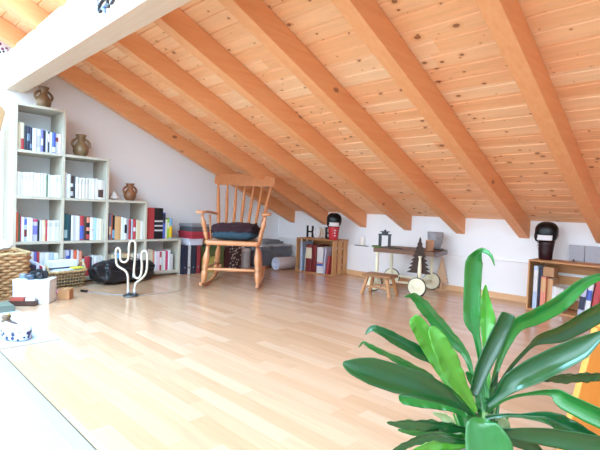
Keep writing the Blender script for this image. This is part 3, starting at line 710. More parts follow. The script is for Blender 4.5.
m = MB(); m.box(.336, .372, -1.45, -1.28, 0, .17, bev=.003); o = m.build('pouch', plain('a89a4c', .8, var=.25)); tag(o, 'ochre pouch leaning at the foot of the olive box', 'pouch')
# patterned bag, canister, plank, bin, roll
mm, nt, b = new_mat('dotted_print'); tc = N(nt, 'ShaderNodeTexCoord'); vo = N(nt, 'ShaderNodeTexVoronoi'); vo.inputs['Scale'].default_value = 30
nt.links.new(tc.outputs['Object'], vo.inputs['Vector']); th = math_node(nt, 'LESS_THAN', vo.outputs['Distance'], .36)
nt.links.new(mixc(nt, th, H('3a2226'), H('b9a79c')), b.inputs['Base Color'])
t = thing('gift_bag', 'dark dotted paper bag on the floor behind the rocking chair', 'bag', (.25, -.99, 0))
m = MB(); m.box(-.07, .07, -.055, .11, 0, .285, bev=.003); m.build('body', mm, t)
for s in (-1, 1):
    m = MB(); m.tube([(s*.05, -.02+.1*i/10, .284+.05*math.sin(PI*i/10)) for i in range(11)], .003, 6); m.build('handle', plain('30262a', .6), t)
m = MB(); m.box(-.06, .06, -.035, .035, 0, .27, bev=.003); m.box(.0595, .061, -.03, .0, .05, .22); o = m.build('red_carton', [plain('4c2226', .5, var=.4)]); tag(place(o, (.25, -1.085, 0)), 'narrow dark red carton beside the dotted bag', 'box')
t = thing('canister', 'pale grey round canister between the dotted bag and the plastic bin', 'canister', (.22, -.775, 0))
m = MB(); m.smooth = True; m.lathe([(.085, 0), (.09, .01), (.09, .20), (.088, .205)], seg=28); m.build('body', plain('b9b4b4', .5), t)
m = MB(); m.smooth = True; m.lathe([(.093, .203), (.094, .22), (.085, .23), (.02, .232)], seg=28); m.build('lid', plain('cfcaca', .5), t)
m = MB(); m.box(-.02, .02, -.26, .26, 0, .028, bev=.002); o = m.build('wooden_plank', wood('red_plank', H('9a5a3c'), H('7c4228'), 'Y', .5)); tag(place(o, (.50, -.80, 0), .28), 'reddish plank lying on the floor before the plastic bin', 'plank')
mm, nt, b = new_mat('clear_plastic'); b.inputs['Base Color'].default_value = (*H('aeb6c2'), 1); b.inputs['Roughness'].default_value = .15; b.inputs['Transmission Weight'].default_value = .75; b.inputs['IOR'].default_value = 1.2
nz = N(nt, 'ShaderNodeTexNoise'); nt.links.new(mixc(nt, nz.outputs['Fac'], H('b4bac6'), H('d2d8e2')), b.inputs['Base Color'])
t = thing('plastic_bin', 'translucent grey plastic bin by the corner behind the white roll', 'bin', (.25, -.40, 0))
m = MB(); hx, hy, h = .17, .24, .26
m.box(hx-.003, hx, -hy, hy, .002, h); m.box(-hx, -hx+.003, -hy, hy, .002, h); m.box(-hx, hx, -hy, -hy+.003, .002, h); m.box(-hx, hx, hy-.003, hy, .002, h); m.box(-hx, hx, -hy, hy, 0, .004); m.build('body', mm, t)
m = MB(); m.box(-hx-.008, hx+.008, -hy-.008, hy+.008, h, h+.022, bev=.006); m.box(-hx+.03, hx-.03, -hy+.03, hy-.03, h+.022, h+.03, bev=.003); m.build('lid', plain('c2c5ca', .3), t)
for s in (-1, 1):
    m = MB(); m.box(hx-.002, hx+.012, s*.1-.03, s*.1+.03, h-.03, h+.01, bev=.003); m.build('clip', plain('6d7078', .4), t)
for x, y, w, d_, hh, hx_, lab in ((.25, -.50, .28, .22, .2, '4a5264', 'dark blue bundle inside the left half of the plastic bin'), (.25, -.27, .28, .2, .16, '6a6c72', 'dark grey bundle inside the right half of the plastic bin')):
    m = MB(); m.sphere((0, 0, hh/2), w/2, d_/2, hh/2, 32, 18, lambda p: V((math.copysign(abs(p.x)**.5, p.x), math.copysign(abs(p.y)**.5, p.y), math.copysign(abs(p.z)**.6, p.z)))*(1+.06*noise.noise(p*4))*.94); o = m.build('textile_bundle', plain(hx_, .85, var=.3)); tag(place(o, (x, y, .0065)), lab, 'textile')
m = MB(); m.box(-.14, .14, -.2, .15, 0, .028, bev=.008); m.box(-.1, .12, -.12, .1, .028, .05, bev=.006); o = m.build('folded_textile', plain('84878c', .85, var=.3)); tag(place(o, (.25, -.40, .2905), .1), 'grey folded textiles on the lid of the plastic bin', 'textile')
m = MB(); m.mat(0).lathe([(.074, 0), (.074, 1), (.066, 1), (.066, .98)], axis=((0, 0, .076), (.02, .45, .076)), seg=30, cap=False)
m.mat(1).lathe([(.074, 0), (.058, 0), (.058, .004), (.045, .004), (.045, 0), (.03, 0), (.03, .004), (.001, .004)], axis=((0, 0, .076), (.02, .45, .076)), seg=30, cap=False)
o = m.build('paper_roll', [plain('e4e2ea', .7), plain('c8cfe4', .7)]); tag(place(o, (.605, -.585, 0)), 'thick white roll lying on the floor beside the left crate', 'roll')

# ------------------------------------------------------------------ crates
def crate(label, loc, rz, w, d, h, face):
    """open side towards -Y; upright slats on both ends, boards at top and bottom, slats at the back"""
    t = thing('wooden_crate', label, 'crate', loc, rz, 'wooden crates set on edge by the knee wall')
    th = .012
    for z0, nm in ((0, 'bottom_board'), (h-th, 'top_board')):
        n = 3
        for i in range(n):
            y0 = i*d/n+.003; m = MB(); m.box(0, w, y0, y0+d/n-.005, z0, z0+th, bev=.0015); m.build(nm, M_CRATE, t)
    for sx in (0, 1):
        n = 3 if face == 'left' else 2
        for i in range(n):
            y0 = .002 + i*(d-.002)/n; x0 = sx*(w-th)+(0 if sx else 0); m = MB(); m.box(x0, x0+th, y0, y0+d/n-(.03 if face == 'left' else .004), th+.0005, h-th-.0005, bev=.0015); m.build('end_slat', M_CRATEV, t)
        for yy in (d-.02,):
            xa = th if not sx else w-th-.02; m = MB(); m.box(xa, xa+.02, yy+.003, yy+.017, th+.0005, h-th-.0005, bev=.002); m.build('corner_post', M_CRATEV, t)
    n = 4
    for i in range(n):
        z0 = th+.004+i*(h-2*th)/n; m = MB(); m.box(th+.001, w-th-.001, d-.010, d-.002, z0, z0+(h-2*th)/n-.024, bev=.0015); m.build('back_slat', M_CRATE, t)
    return t
RC = math.radians(7); CL = (.80, -.44, 0)
crate('brown slatted crate of binders with letters standing on it', CL, RC, .525, .335, .405, 'left')
CR = (3.358, -.345, 0)
crate('wide wooden crate of books at the right edge by the wall', CR, 0, .56, .27, .405, 'right')
def inL(x, y, z=0): return (CL[0]+x*math.cos(RC)-y*math.sin(RC), CL[1]+x*math.sin(RC)+y*math.cos(RC), z)
def shelfbook(label, cr, x, y, w, h, d, c, band=None, lean=0, g=None, nm='book', cat='book'):
    o = book(label, w, h, d, c, band, g, nm); o['category'] = cat
    if cr == 'L': p_, rz = inL(x, y, .0126), RC
    else: p_, rz = (CR[0]+x, CR[1]+y, .0126), 0
    z = p_[2] + (abs(math.sin(lean))*w/2 if lean else 0)
    o.location = (p_[0], p_[1], z); o.rotation_euler = (Matrix.Rotation(rz, 3, 'Z') @ Matrix.Rotation(lean, 3, 'Y') @ Matrix.Rotation(-PI/2, 3, 'Z')).to_euler()
GL = 'books and binders in the left crate'
shelfbook('pale blue thin folder at the left end of the left crate', 'L', .055, .03, .03, .345, .22, 'pale blue', g=GL, nm='folder', cat='folder')
shelfbook('grey-blue book behind the pale folder in the left crate', 'L', .085, .06, .024, .27, .19, 'steel', g=GL)
shelfbook('beige book beside the red binder in the left crate', 'L', .112, .05, .024, .21, .16, 'beige', [('cream', .2, .8)], g=GL)
shelfbook('wide red ring binder with a cream label in the left crate', 'L', .175, .02, .085, .315, .26, 'darkred', [('cream', .5, .9)], g=GL, nm='binder', cat='binder')
shelfbook('dark red ring binder next to the labelled red one in the left crate', 'L', .25, .03, .055, .315, .26, 'dark red', g=GL, nm='binder', cat='binder')
shelfbook('wide white binder in the middle of the left crate', 'L', .33, .03, .085, .30, .24, 'white', [('blue', .27, .36), ('orange', .37, .41)], g=GL, nm='binder', cat='binder')
shelfbook('slim white folder leaning in the left crate', 'L', .395, .02, .022, .30, .22, 'lavender', lean=.06, g=GL, nm='folder', cat='folder')
shelfbook('slim red folder leaning at the right of the left crate', 'L', .435, .02, .026, .21, .2, 'red', lean=.13, g=GL, nm='folder', cat='folder')
GR = 'books in the right crate'
shelfbook('pale blue tall book at the left end of the right crate', 'R', .055, .02, .03, .345, .2, 'pale blue', [('white', .4, .9)], g=GR)
shelfbook('navy book second from the left in the right crate', 'R', .085, .05, .02, .33, .2, 'navy', g=GR)
shelfbook('salmon book third from the left in the right crate', 'R', .115, .015, .035, .265, .2, 'salmon', [('tan', .55, .95)], g=GR)
shelfbook('tan book behind the white paperbacks in the right crate', 'R', .155, .05, .04, .25, .16, 'tan', g=GR)
shelfbook('slim white paperback beside the tan book in the right crate', 'R', .192, .02, .025, .2, .14, 'white', g=GR)
shelfbook('ivory paperback left of the teal one in the right crate', 'R', .22, .02, .028, .195, .14, 'ivory', [('grey', .4, .7)], g=GR)
shelfbook('teal spined paperback in the middle of the right crate', 'R', .248, .02, .022, .19, .14, 'white', [('teal', .35, .8)], g=GR)
shelfbook('white and blue book leaning near the right end of the crate', 'R', .375, .02, .035, .25, .18, 'lavender', [('navy', .2, .6)], lean=.1, g=GR)
shelfbook('white book next to the leaning blue one in the right crate', 'R', .415, .02, .032, .255, .18, 'white', [('blue', .5, .8)], lean=.1, g=GR)
shelfbook('bright red book at the right end of the right crate', 'R', .462, .02, .04, .29, .2, 'red', lean=.1, g=GR)
m = MB(); m.box(-.04, .04, -.06, .06, 0, .075, bev=.003); m.box(-.041, .041, -.008, .008, .0752, .076); o = m.build('small_box', plain('b98a62', .7)); tag(place(o, (CR[0]+.135, CR[1]+.12, .265+.0135)), 'small brown box on the salmon book in the right crate', 'box')

# letters H O M E on the left crate
def letter(ch_, x, mat, h, label):
    m = MB(); d = .022; w = .075
    if ch_ == 'H':
        m.box(-.047, -.030, 0, d, 0, h); m.box(.030, .047, 0, d, 0, h); m.box(-.031, .031, 0, d, h*.42, h*.55)
    elif ch_ == 'O':
        n = 28; out = [[(.046*math.cos(2*PI*i/n)*k, y, h/2+h/2*math.sin(2*PI*i/n)*k) for i in range(n)] for y, k in ((0, 1), (0, .60), (d, .60), (d, 1))]
        m.grid(out, closed_u=True, closed_v=True, smooth=False)
    elif ch_ == 'M':
        m.box(-.04, -.026, 0, d, 0, h); m.box(.026, .04, 0, d, 0, h)
        m.prism([(-.04, h), (-.024, h), (.006, h*.4), (-.006, h*.3)], d); m.prism([(.04, h), (.024, h), (-.006, h*.4), (.006, h*.3)], d)
    else:
        m.box(-.028, -.013, 0, d, 0, h)
        for z in (0, h*.43, h-.018): m.box(-.014, .030, 0, d, z, z+.018)
    o = m.build('letter_'+ch_.lower(), mat, bevel=.0015); tag(place(o, inL(x, .17, .4056), RC), label, 'letter', 'letters on the left crate')
letter('H', .065, M_BLACK, .142, 'black letter H at the left on top of the left crate')
letter('O', .168, plain('ece8ea', .5), .135, 'white letter O between H and M on the crate')
letter('M', .25, plain('d8c8b4', .5), .135, 'beige letter M between O and E on the crate')
letter('E', .325, M_BLACK, .135, 'black letter E next to the red-cuffed glove')

# boxing gloves
def glove(label, loc, rz, cuffm, patchm, s=1.0, laces=False, h=.31):
    t = thing('boxing_glove', label, 'glove', loc, rz, 'boxing gloves standing on the crates')
    m = MB(); m.smooth = True; m.lathe([(.047, 0), (.05, .004), (.054, .06), (.062, .125), (.066, .15), (.06, .152)], seg=28, sy=.85); m.build('cuff', cuffm, t)
    def fist(p):
        q = p.copy(); q.x *= 1 + .06*p.z; return V((math.copysign(abs(q.x)**.85, q.x), math.copysign(abs(q.y)**.85, q.y), math.copysign(abs(q.z)**.82, q.z)))
    m = MB(); m.sphere((0, 0, .222), .086, .075, .088, 36, 24, fist); m.build('mitt', plain('0c0c0e', .3, var=.2, spec=.3), t)
    m = MB(); m.tube([(-.058, -.04-.012*math.sin(PI*i/8), .15+.010*i) for i in range(9)], [.008+.014*math.sin(PI*(i+.7)/9.4) for i in range(9)], 12); m.build('thumb', plain('0f0f11', .3, spec=.3), t)
    m = MB(); rows = []
    for z in (.158, .168, .19, .2):
        rz_ = .0765 if z < .16 else .0805
        rows.append([(1.0*rz_*1.07*math.sin(a), -rz_*.985*math.cos(a)-.002, z) for a in [(-.72+1.44*i/14) for i in range(15)]])
    m.grid(rows, smooth=True); m.build('wrist_patch', patchm, t, solid=.006)
    return t
# left one on the crate top
g1 = glove('black boxing glove with a white patch and red cuff on the left crate', inL(.482, .065, .4056), math.radians(38), plain('c22a34', .35, var=.1), plain('ece9ea', .45))
for zz, ww in ((.045, .03), (.075, .022), (.105, .03)):
    m = MB(); rows = [[((.0555+.1*(z-.04))*1.03*math.sin(a), -(.0555+.1*(z-.04))*.885*math.cos(a), z) for a in [.15+ww*10*i/5 for i in range(6)]] for z in (zz, zz+.013)]
    m.grid(rows); m.build('cuff_print', plain('f0e6e4', .5), g1, solid=.003)
g2 = glove('all-black boxing glove with a white patch on the right crate', (CR[0]+.08, CR[1]+.155, .4056), math.radians(2), plain('2a1216', .35, var=.6, scale=30, spec=.3), plain('e6e6ea', .45))
for zz in (.10, .122, .144):
    m = MB(); rows = [[(.064*1.04*math.sin(a), -.064*.9*math.cos(a), z) for a in [-1.25+.5*i/5 for i in range(6)]] for z in (zz, zz+.009)]
    m.grid(rows); m.build('lace', plain('e2e4ea', .5), g2, solid=.006)

# grey slabs on the right crate
mg = plain('a9a9b0', .9, var=.12, scale=50)
for x0, x1, lab in ((.225, .335, 'mottled grey slab, left of two on the right crate'), (.338, .47, 'mottled grey slab, right of two on the right crate')):
    m = MB(); m.box(CR[0]+x0, CR[0]+x1, -.10, -.078, .4056, .535, bev=.002); o = m.build('grey_slab', mg); tag(o, lab, 'slab', 'grey slabs on the right crate')
m = MB(); m.smooth = True; m.lathe([(.006, 0), (.009, .004), (.006, .012), (.002, .02)], seg=12); o = m.build('pebble', plain('5c4a3c', .4)); tag(place(o, (CR[0]+.27, -.13, .4056)), 'tiny brown pebble in front of the grey slabs', 'pebble')

# ------------------------------------------------------------------ candle on the ledge
t = thing('candle_tray', 'thin black tray under the candle on the wall ledge', 'tray', (1.455, -.027, .3445))
m = MB(); m.box(-.085, .085, -.022, .022, 0, .004, bev=.0015); m.box(-.085, .085, -.022, -.019, .003, .009); m.build('plate', M_BLACK, t)
t = thing('candle', 'thick white candle on the black tray by the wall', 'candle', (1.46, -.027, .3490))
m = MB(); m.smooth = True; m.lathe([(.034, 0), (.035, .004), (.035, .100), (.032, .103), (.014, .101), (.002, .100)], seg=24, sy=.62); m.build('wax', plain('f6f1ea', .5, var=.03), t)
m = MB(); m.cyl((0, 0, .099), (.002, 0, .111), .0012, seg=6); m.build('wick', M_BLACK, t)

# ------------------------------------------------------------------ small trolley
RT = math.radians(13); TL = (2.095, -.69)
def inT(x, y, z=0): return V((TL[0]+x*math.cos(RT)-y*math.sin(RT), TL[1]+x*math.sin(RT)+y*math.cos(RT), z))
tro = thing('serving_trolley', 'small low trolley with dark plank top, cream legs and cream wheels', 'trolley', (*TL, 0), RT)
WT, DT, ZT = .47, .44, .358; DE = .50
m = MB(); m.box(-.03, WT+.085, .056, DE/2+.012, ZT, ZT+.04, bev=.003); m.build('top_plank', M_PLANK, tro)
m = MB(); m.box(-.025, WT+.09, DE/2+.016, DE, ZT, ZT+.04, bev=.003); m.build('top_plank', M_PLANK, tro)
m = MB(); m.box(WT+.0905, WT+.095, .056, DE, ZT-.004, ZT+.034); m.build('edge_strip', plain('6a6264', .4), tro)
for x in (.03, WT-.03):
    for y in (.016, DT-.03):
        m = MB(); m.smooth = True
        m.lathe([(.009, .0), (.011, .05), (.013, .3), (.0175, .42), (.018, .6), (.012, .86), (.010, .92), (.017, .95), (.018, 1)], axis=((x, y, .085), (x, y, ZT)), seg=14); m.build('leg', M_CREAM, tro)
for x in (.03, WT-.03):
    m = MB(); m.cyl((x, -.035, .085), (x, DT+.0, .085), .009); m.build('axle', M_CREAM, tro)
    for y in (-.045, DT-.0):
        w = MB(); w.smooth = True; prf = [(.004, -.014), (.018, -.014), (.02, -.010), (.070, -.008), (.078, -.012), (.078, .012), (.07, .008), (.02, .01), (.018, .014), (.004, .014)]
        w.lathe([(r, (z+.014)/.028) for r, z in prf], axis=((x, y-.014, .085), (x, y+.014, .085)), seg=36); wo = w.build('wheel', M_CREAM, tro)
        w = MB(); w.smooth = True; w.lathe([(.077, .2), (.0845, .25), (.0845, .75), (.077, .8)], axis=((x, y-.014, .085), (x, y+.014, .085)), seg=36, cap=False); w.build('tyre', plain('4a4640', .7), wo)
for y in (.0, DT-.03):
    m = MB(); m.box(.03, WT-.03, y-.008, y+.008, .095, .112, bev=.002); m.build('rail', M_CREAM, tro)
ZP = ZT+.0406
# gate-shaped lantern, slab, green bundle
tg = thing('stone_gate', 'dark grey miniature stone gate on the left end of the trolley', 'ornament', inT(.05, .14, ZP+.0102), math.radians(25))
tg.scale = (1, 1, .95)
mst = plain('3e4246', .75, var=.25, scale=40)
for s in (-1, 1):
    m = MB(); m.box(s*.045-.013, s*.045+.013, -.014, .014, 0, .115, bev=.003); m.build('post', mst, tg)
m = MB(); m.box(-.062, .062, -.02, .02, .115, .130, bev=.003); m.build('lintel', mst, tg)
m = MB(); m.box(-.03, .03, -.016, .016, .130, .148, bev=.003); m.box(-.045, .045, -.02, .02, .148, .157, bev=.002); m.lathe([(.012, .157), (.014, .163), (.004, .175)], seg=12); m.build('finial', mst, tg)
m = MB(); m.box(-.09, .10, -.055, .045, 0, .009, bev=.002); o = m.build('slate_slab', plain('5a5048', .7)); tag(place(o, inT(.055, .14, ZP), RT+.1), 'flat slate slab under the miniature stone gate', 'slab')
m = MB(); m.sphere((0, 0, .012), .05, .02, .012, 24, 12, lambda p: p*(1+.35*noise.noise(p*5))); o = m.build('moss_bunch', plain('5c7a48', .9, var=.4, scale=60)); tag(place(o, inT(.0, .055, ZP), RT), 'small green moss bunch at the left front of the trolley', 'moss')
m = MB(); m.box(-.06, .06, -.02, .02, 0, .012, bev=.003); o = m.build('dark_block', plain('3a3430', .7)); tag(place(o, inT(.175, .085, ZP), RT+.15), 'dark low block beside the miniature stone gate', 'block')
cu = thing('copper_cup', 'shiny copper cup on the right end of the trolley', 'cup', inT(.475, .185, ZP), RT)
m = MB(); m.smooth = True; m.lathe([(.001, .003), (.033, 0), (.036, .004), (.039, .098), (.0405, .1), (.0375, .1), (.034, .008), (.001, .007)], seg=30, cap=False); m.build('body', plain('d8a684', .4, metal=.45, var=.06), cu)
pl = thing('grey_planter', 'grey planter with a relief face on the trolley behind the copper cup', 'planter', inT(.465, .40, ZP+.0122), RT)
mg2 = plain('9a9a9e', .85, var=.12, scale=40)
m = MB(); m.smooth = True; m.lathe([(.001, 0), (.045, 0), (.055, .01), (.068, .06), (.074, .12), (.076, .158), (.068, .158), (.064, .1), (.05, .03), (.001, .025)], seg=32, cap=False); m.build('pot', mg2, pl)
m = MB()
a0 = math.radians(40-13-90+90)
def onpot(a, z, r): return (r*math.sin(a), -r*math.cos(a), z)
for a, z, sx, sz in ((.45, .10, .012, .005), (.95, .10, .012, .005)): m.sphere(onpot(a, z, .071), sx, sx, sz, 12, 8)
m.sphere(onpot(.7, .082, .07), .007, .007, .017, 12, 8); m.sphere(onpot(.7, .05, .063), .014, .014, .005, 12, 8); m.build('relief_face', mg2, pl)
m = MB(); m.box(-.07, .07, -.06, .06, 0, .0115, bev=.002); o = m.build('dark_coaster', plain('2c2a2c', .6)); tag(place(o, inT(.465, .40, ZP), RT), 'dark square board under the grey planter', 'board')
# trees
def tree(label, loc, rz, h, w, mat, tiers=6, trunk=.06, d=.014, tilt=0):
    t = thing('wooden_tree', label, 'tree ornament', loc, rz, 'wooden fir trees around the trolley'); t.rotation_euler = (tilt, 0, rz)
    L, Rr = [], []
    for i in range(tiers):
        z0 = trunk + (h-trunk)*(1-(i)/tiers) ; zb = trunk + (h-trunk)*(1-(i+1)/tiers)
        wi = w/2*(i+1)/tiers; wn = w/2*(i+1)/tiers*.62
        Rr += [(wn*.55 if i == 0 else w/2*i/tiers*.66, z0 - (0 if i == 0 else 0)), (wi, zb+.004)]
    poly = [(0, h)] + Rr[1:] + [(-x, z) for x, z in reversed(Rr[1:])]
    m = MB(); m.prism(poly, d); m.build('crown', mat, t, bevel=.0015)
    m = MB(); m.box(-.011, .011, .001, d-.001, 0, trunk+.02); m.build('trunk', mat, t)
    m = MB(); m.box(-.05, .05, -.02, .03, 0, .008, bev=.001); m.build('foot', mat, t)
p = inT(WT-.055, .007); tree('tall dark brown wooden fir tree leaning at the front of the trolley', tuple(inT(.425, .034)), RT, .53, .225, M_DARKTREE, 9, .195, .012)
tree('pale wooden fir tree on the floor behind the right trolley wheel', (2.50, -.11, 0), math.radians(38), .335, .15, M_LIGHTTREE, 8, .07, .012)

# ------------------------------------------------------------------ little stool
ms = thing('wooden_stool', 'tiny brown wooden stool with splayed legs before the trolley', 'stool', (2.285, -.85, 0), math.radians(8)); ms.scale = (.92, .92, .96)
m = MB(); m.box(-.15, .15, -.095, .095, .168, .195, bev=.004); m.build('seat', wood('stool_top', H('a8764c'), H('84542f'), 'X', .45, 12), ms)
for sx in (-1, 1):
    for sy in (-1, 1):
        m = MB(); rows = []
        for z, k in ((0, 1.22), (.168, .86)):
            cx, cy = sx*.12*k, sy*.072*k; rows.append([(cx-.014, cy-.013, z), (cx+.014, cy-.013, z), (cx+.014, cy+.013, z), (cx-.014, cy+.013, z)])
        m.grid(rows, closed_u=True, cap0=True, cap1=True, smooth=False); m.build('leg', M_STOOL, ms, bevel=.003)
for sy in (-1, 1):
    m = MB(); m.box(-.125, .125, sy*.075-.007, sy*.075+.007, .07, .085, bev=.002); m.build('stretcher', M_STOOL, ms)

# ------------------------------------------------------------------ orange pine stool at the right edge
dirp = V((.61, .79, 0)).normalized(); nrm = V((.79, -.61, 0)).normalized()
oc = V((4.205, -2.652, 0))
os_ = thing('pine_stool', 'orange pine stool with slanted panel sides cut by the right edge', 'stool', oc, math.atan2(dirp.y, dirp.x))
# local X along dirp, local -Y towards nrm
for off, nm in ((0, 'side_panel'), (-.30, 'side_panel')):
    m = MB(); m.prism([(0, 0), (.42, 0), (.32, .40), (.098, .40)], .024, Matrix.Translation((0, off, 0))); m.build(nm, M_ORANGE, os_, bevel=.003)
m = MB(); m.box(.10, .32, -.33, .05, .4005, .426, bev=.004); m.build('seat', M_ORANGE, os_)
m = MB(); m.box(.15, .27, -.276, -.0005, .16, .18, bev=.002); m.build('stretcher', M_ORANGE, os_)

# ------------------------------------------------------------------ dracaena in the foreground
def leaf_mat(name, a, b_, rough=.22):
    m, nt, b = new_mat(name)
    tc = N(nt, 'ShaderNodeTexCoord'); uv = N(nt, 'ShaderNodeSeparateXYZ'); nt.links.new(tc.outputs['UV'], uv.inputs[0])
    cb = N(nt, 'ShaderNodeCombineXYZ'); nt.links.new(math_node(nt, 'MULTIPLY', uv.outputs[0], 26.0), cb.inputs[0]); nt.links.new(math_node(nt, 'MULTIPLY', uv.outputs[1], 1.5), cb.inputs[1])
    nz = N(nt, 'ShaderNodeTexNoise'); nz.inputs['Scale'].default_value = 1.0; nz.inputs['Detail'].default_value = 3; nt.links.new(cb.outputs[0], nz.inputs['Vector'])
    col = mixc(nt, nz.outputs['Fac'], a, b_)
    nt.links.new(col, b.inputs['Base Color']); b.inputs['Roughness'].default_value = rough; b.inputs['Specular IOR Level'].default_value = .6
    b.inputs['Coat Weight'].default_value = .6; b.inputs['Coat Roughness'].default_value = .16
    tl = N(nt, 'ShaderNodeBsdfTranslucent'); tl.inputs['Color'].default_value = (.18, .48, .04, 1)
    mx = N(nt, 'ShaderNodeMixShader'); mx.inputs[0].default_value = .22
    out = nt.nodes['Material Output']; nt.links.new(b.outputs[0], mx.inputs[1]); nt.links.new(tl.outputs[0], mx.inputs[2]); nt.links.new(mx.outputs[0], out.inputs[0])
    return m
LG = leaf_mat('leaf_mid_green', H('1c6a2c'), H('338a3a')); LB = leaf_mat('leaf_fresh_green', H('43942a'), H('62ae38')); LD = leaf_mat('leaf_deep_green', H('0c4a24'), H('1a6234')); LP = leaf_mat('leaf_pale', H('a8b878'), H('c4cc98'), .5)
D0 = 1.06
pc = at(486, 440, D0); PX, PY = pc.x, pc.y
plant = thing('potted_dracaena', 'leafy green dracaena house plant close to the camera at lower right', 'plant', (PX, PY, 0))
PO = V((PX, PY, 0))
m = MB(); m.smooth = True; m.lathe([(.001, 0), (.07, 0), (.075, .004), (.098, .135), (.103, .137), (.103, .15), (.095, .15), (.092, .13), (.07, .02), (.001, .018)], seg=40, cap=False); m.build('pot', plain('b9b4ac', .6), plant)
m = MB(); m.sphere((0, 0, .122), .091, .091, .012, 32, 10, lambda p: p*(1+.06*noise.noise(p*7))); m.build('soil', plain('3a2a20', .95, var=.4, scale=60), plant)
def leaf(pts, w, mat, roll=0, fold=.35, pet=None, wave=.10, petw=.0045, curl=0):
    """pts (u,v,depth offset) from base to tip; w half widths in photo px; roll turns the blade about its axis; fold = gutter angle"""
    P_ = [at(u, v, D0+o) - PO for u, v, o in pts]; n = 9
    C = smooth_curve(P_, n); N_ = len(C)
    Wp = []
    for i in range(len(w)-1):
        for k in range(n): Wp.append(w[i] + (w[i+1]-w[i])*(k/n))
    Wp.append(w[-1]); view = -f_
    m = MB(); rows = []; uvs = []; seg = 8
    for i, c in enumerate(C):
        t = (C[min(i+1, N_-1)] - C[max(i-1, 0)]).normalized()
        side = t.cross(view).normalized(); nn = side.cross(t).normalized()
        if isinstance(roll, (tuple, list)): rl = roll[0] + (roll[1]-roll[0])*i/(N_-1)
        else: rl = roll
        s2 = side*math.cos(rl) + nn*math.sin(rl); n2 = s2.cross(t).normalized()
        hw_ = Wp[i]/FPX*D0; fa = fold
        row = []
        for j in range(seg+1):
            a = -1 + 2*j/seg
            if curl:                                    # rolled into a gutter
                ang = a*curl; row.append(c + s2*hw_*math.sin(ang)/max(.3, math.sin(min(curl, PI/2))) + n2*hw_*(1-math.cos(ang)))
            else:
                wv = wave*hw_*(math.sin(i*.62 + (2 if a > 0 else 0)) + .7*math.sin(i*1.35 + (4 if a > 0 else 1) + len(pts)))*abs(a)**2
                row.append(c + s2*hw_*a*math.cos(fa) + n2*(abs(a)**1.3*hw_*math.sin(fa) + wv))
        rows.append(row)
    m.grid(rows)
    o = m.build('leaf', mat, plant, solid=.0011)
    me = o.data; ul = me.uv_layers.new(name='UVMap'); idx = {}
    for poly in me.polygons:
        for li in poly.loop_indices:
            vi = me.loops[li].vertex_index; ul.data[li].uv = ((vi % (seg+1))/seg, (vi//(seg+1))/N_)
    return o
c8 = lambda L: [(340+x/2.046, 230+y/2.046, o) for x, y, o in L]
# crown canes
for (u0, v0, o0), (u1, v1, o1), r in (((484, 455, .02), (486, 412, .02), .011), ((494, 455, .05), (496, 410, .05), .010), ((474, 455, .04), (472, 415, .05), .009)):
    A = at(u0, v0, D0+o0)-PO; B = at(u1, v1, D0+o1)-PO; A.z = .115
    m = MB(); m.tube([A.lerp(B, i/6) for i in range(7)], [r*(1-.25*i/6) for i in range(7)], 10); m.build('cane', plain('7f9a58', .6, var=.25), plant)
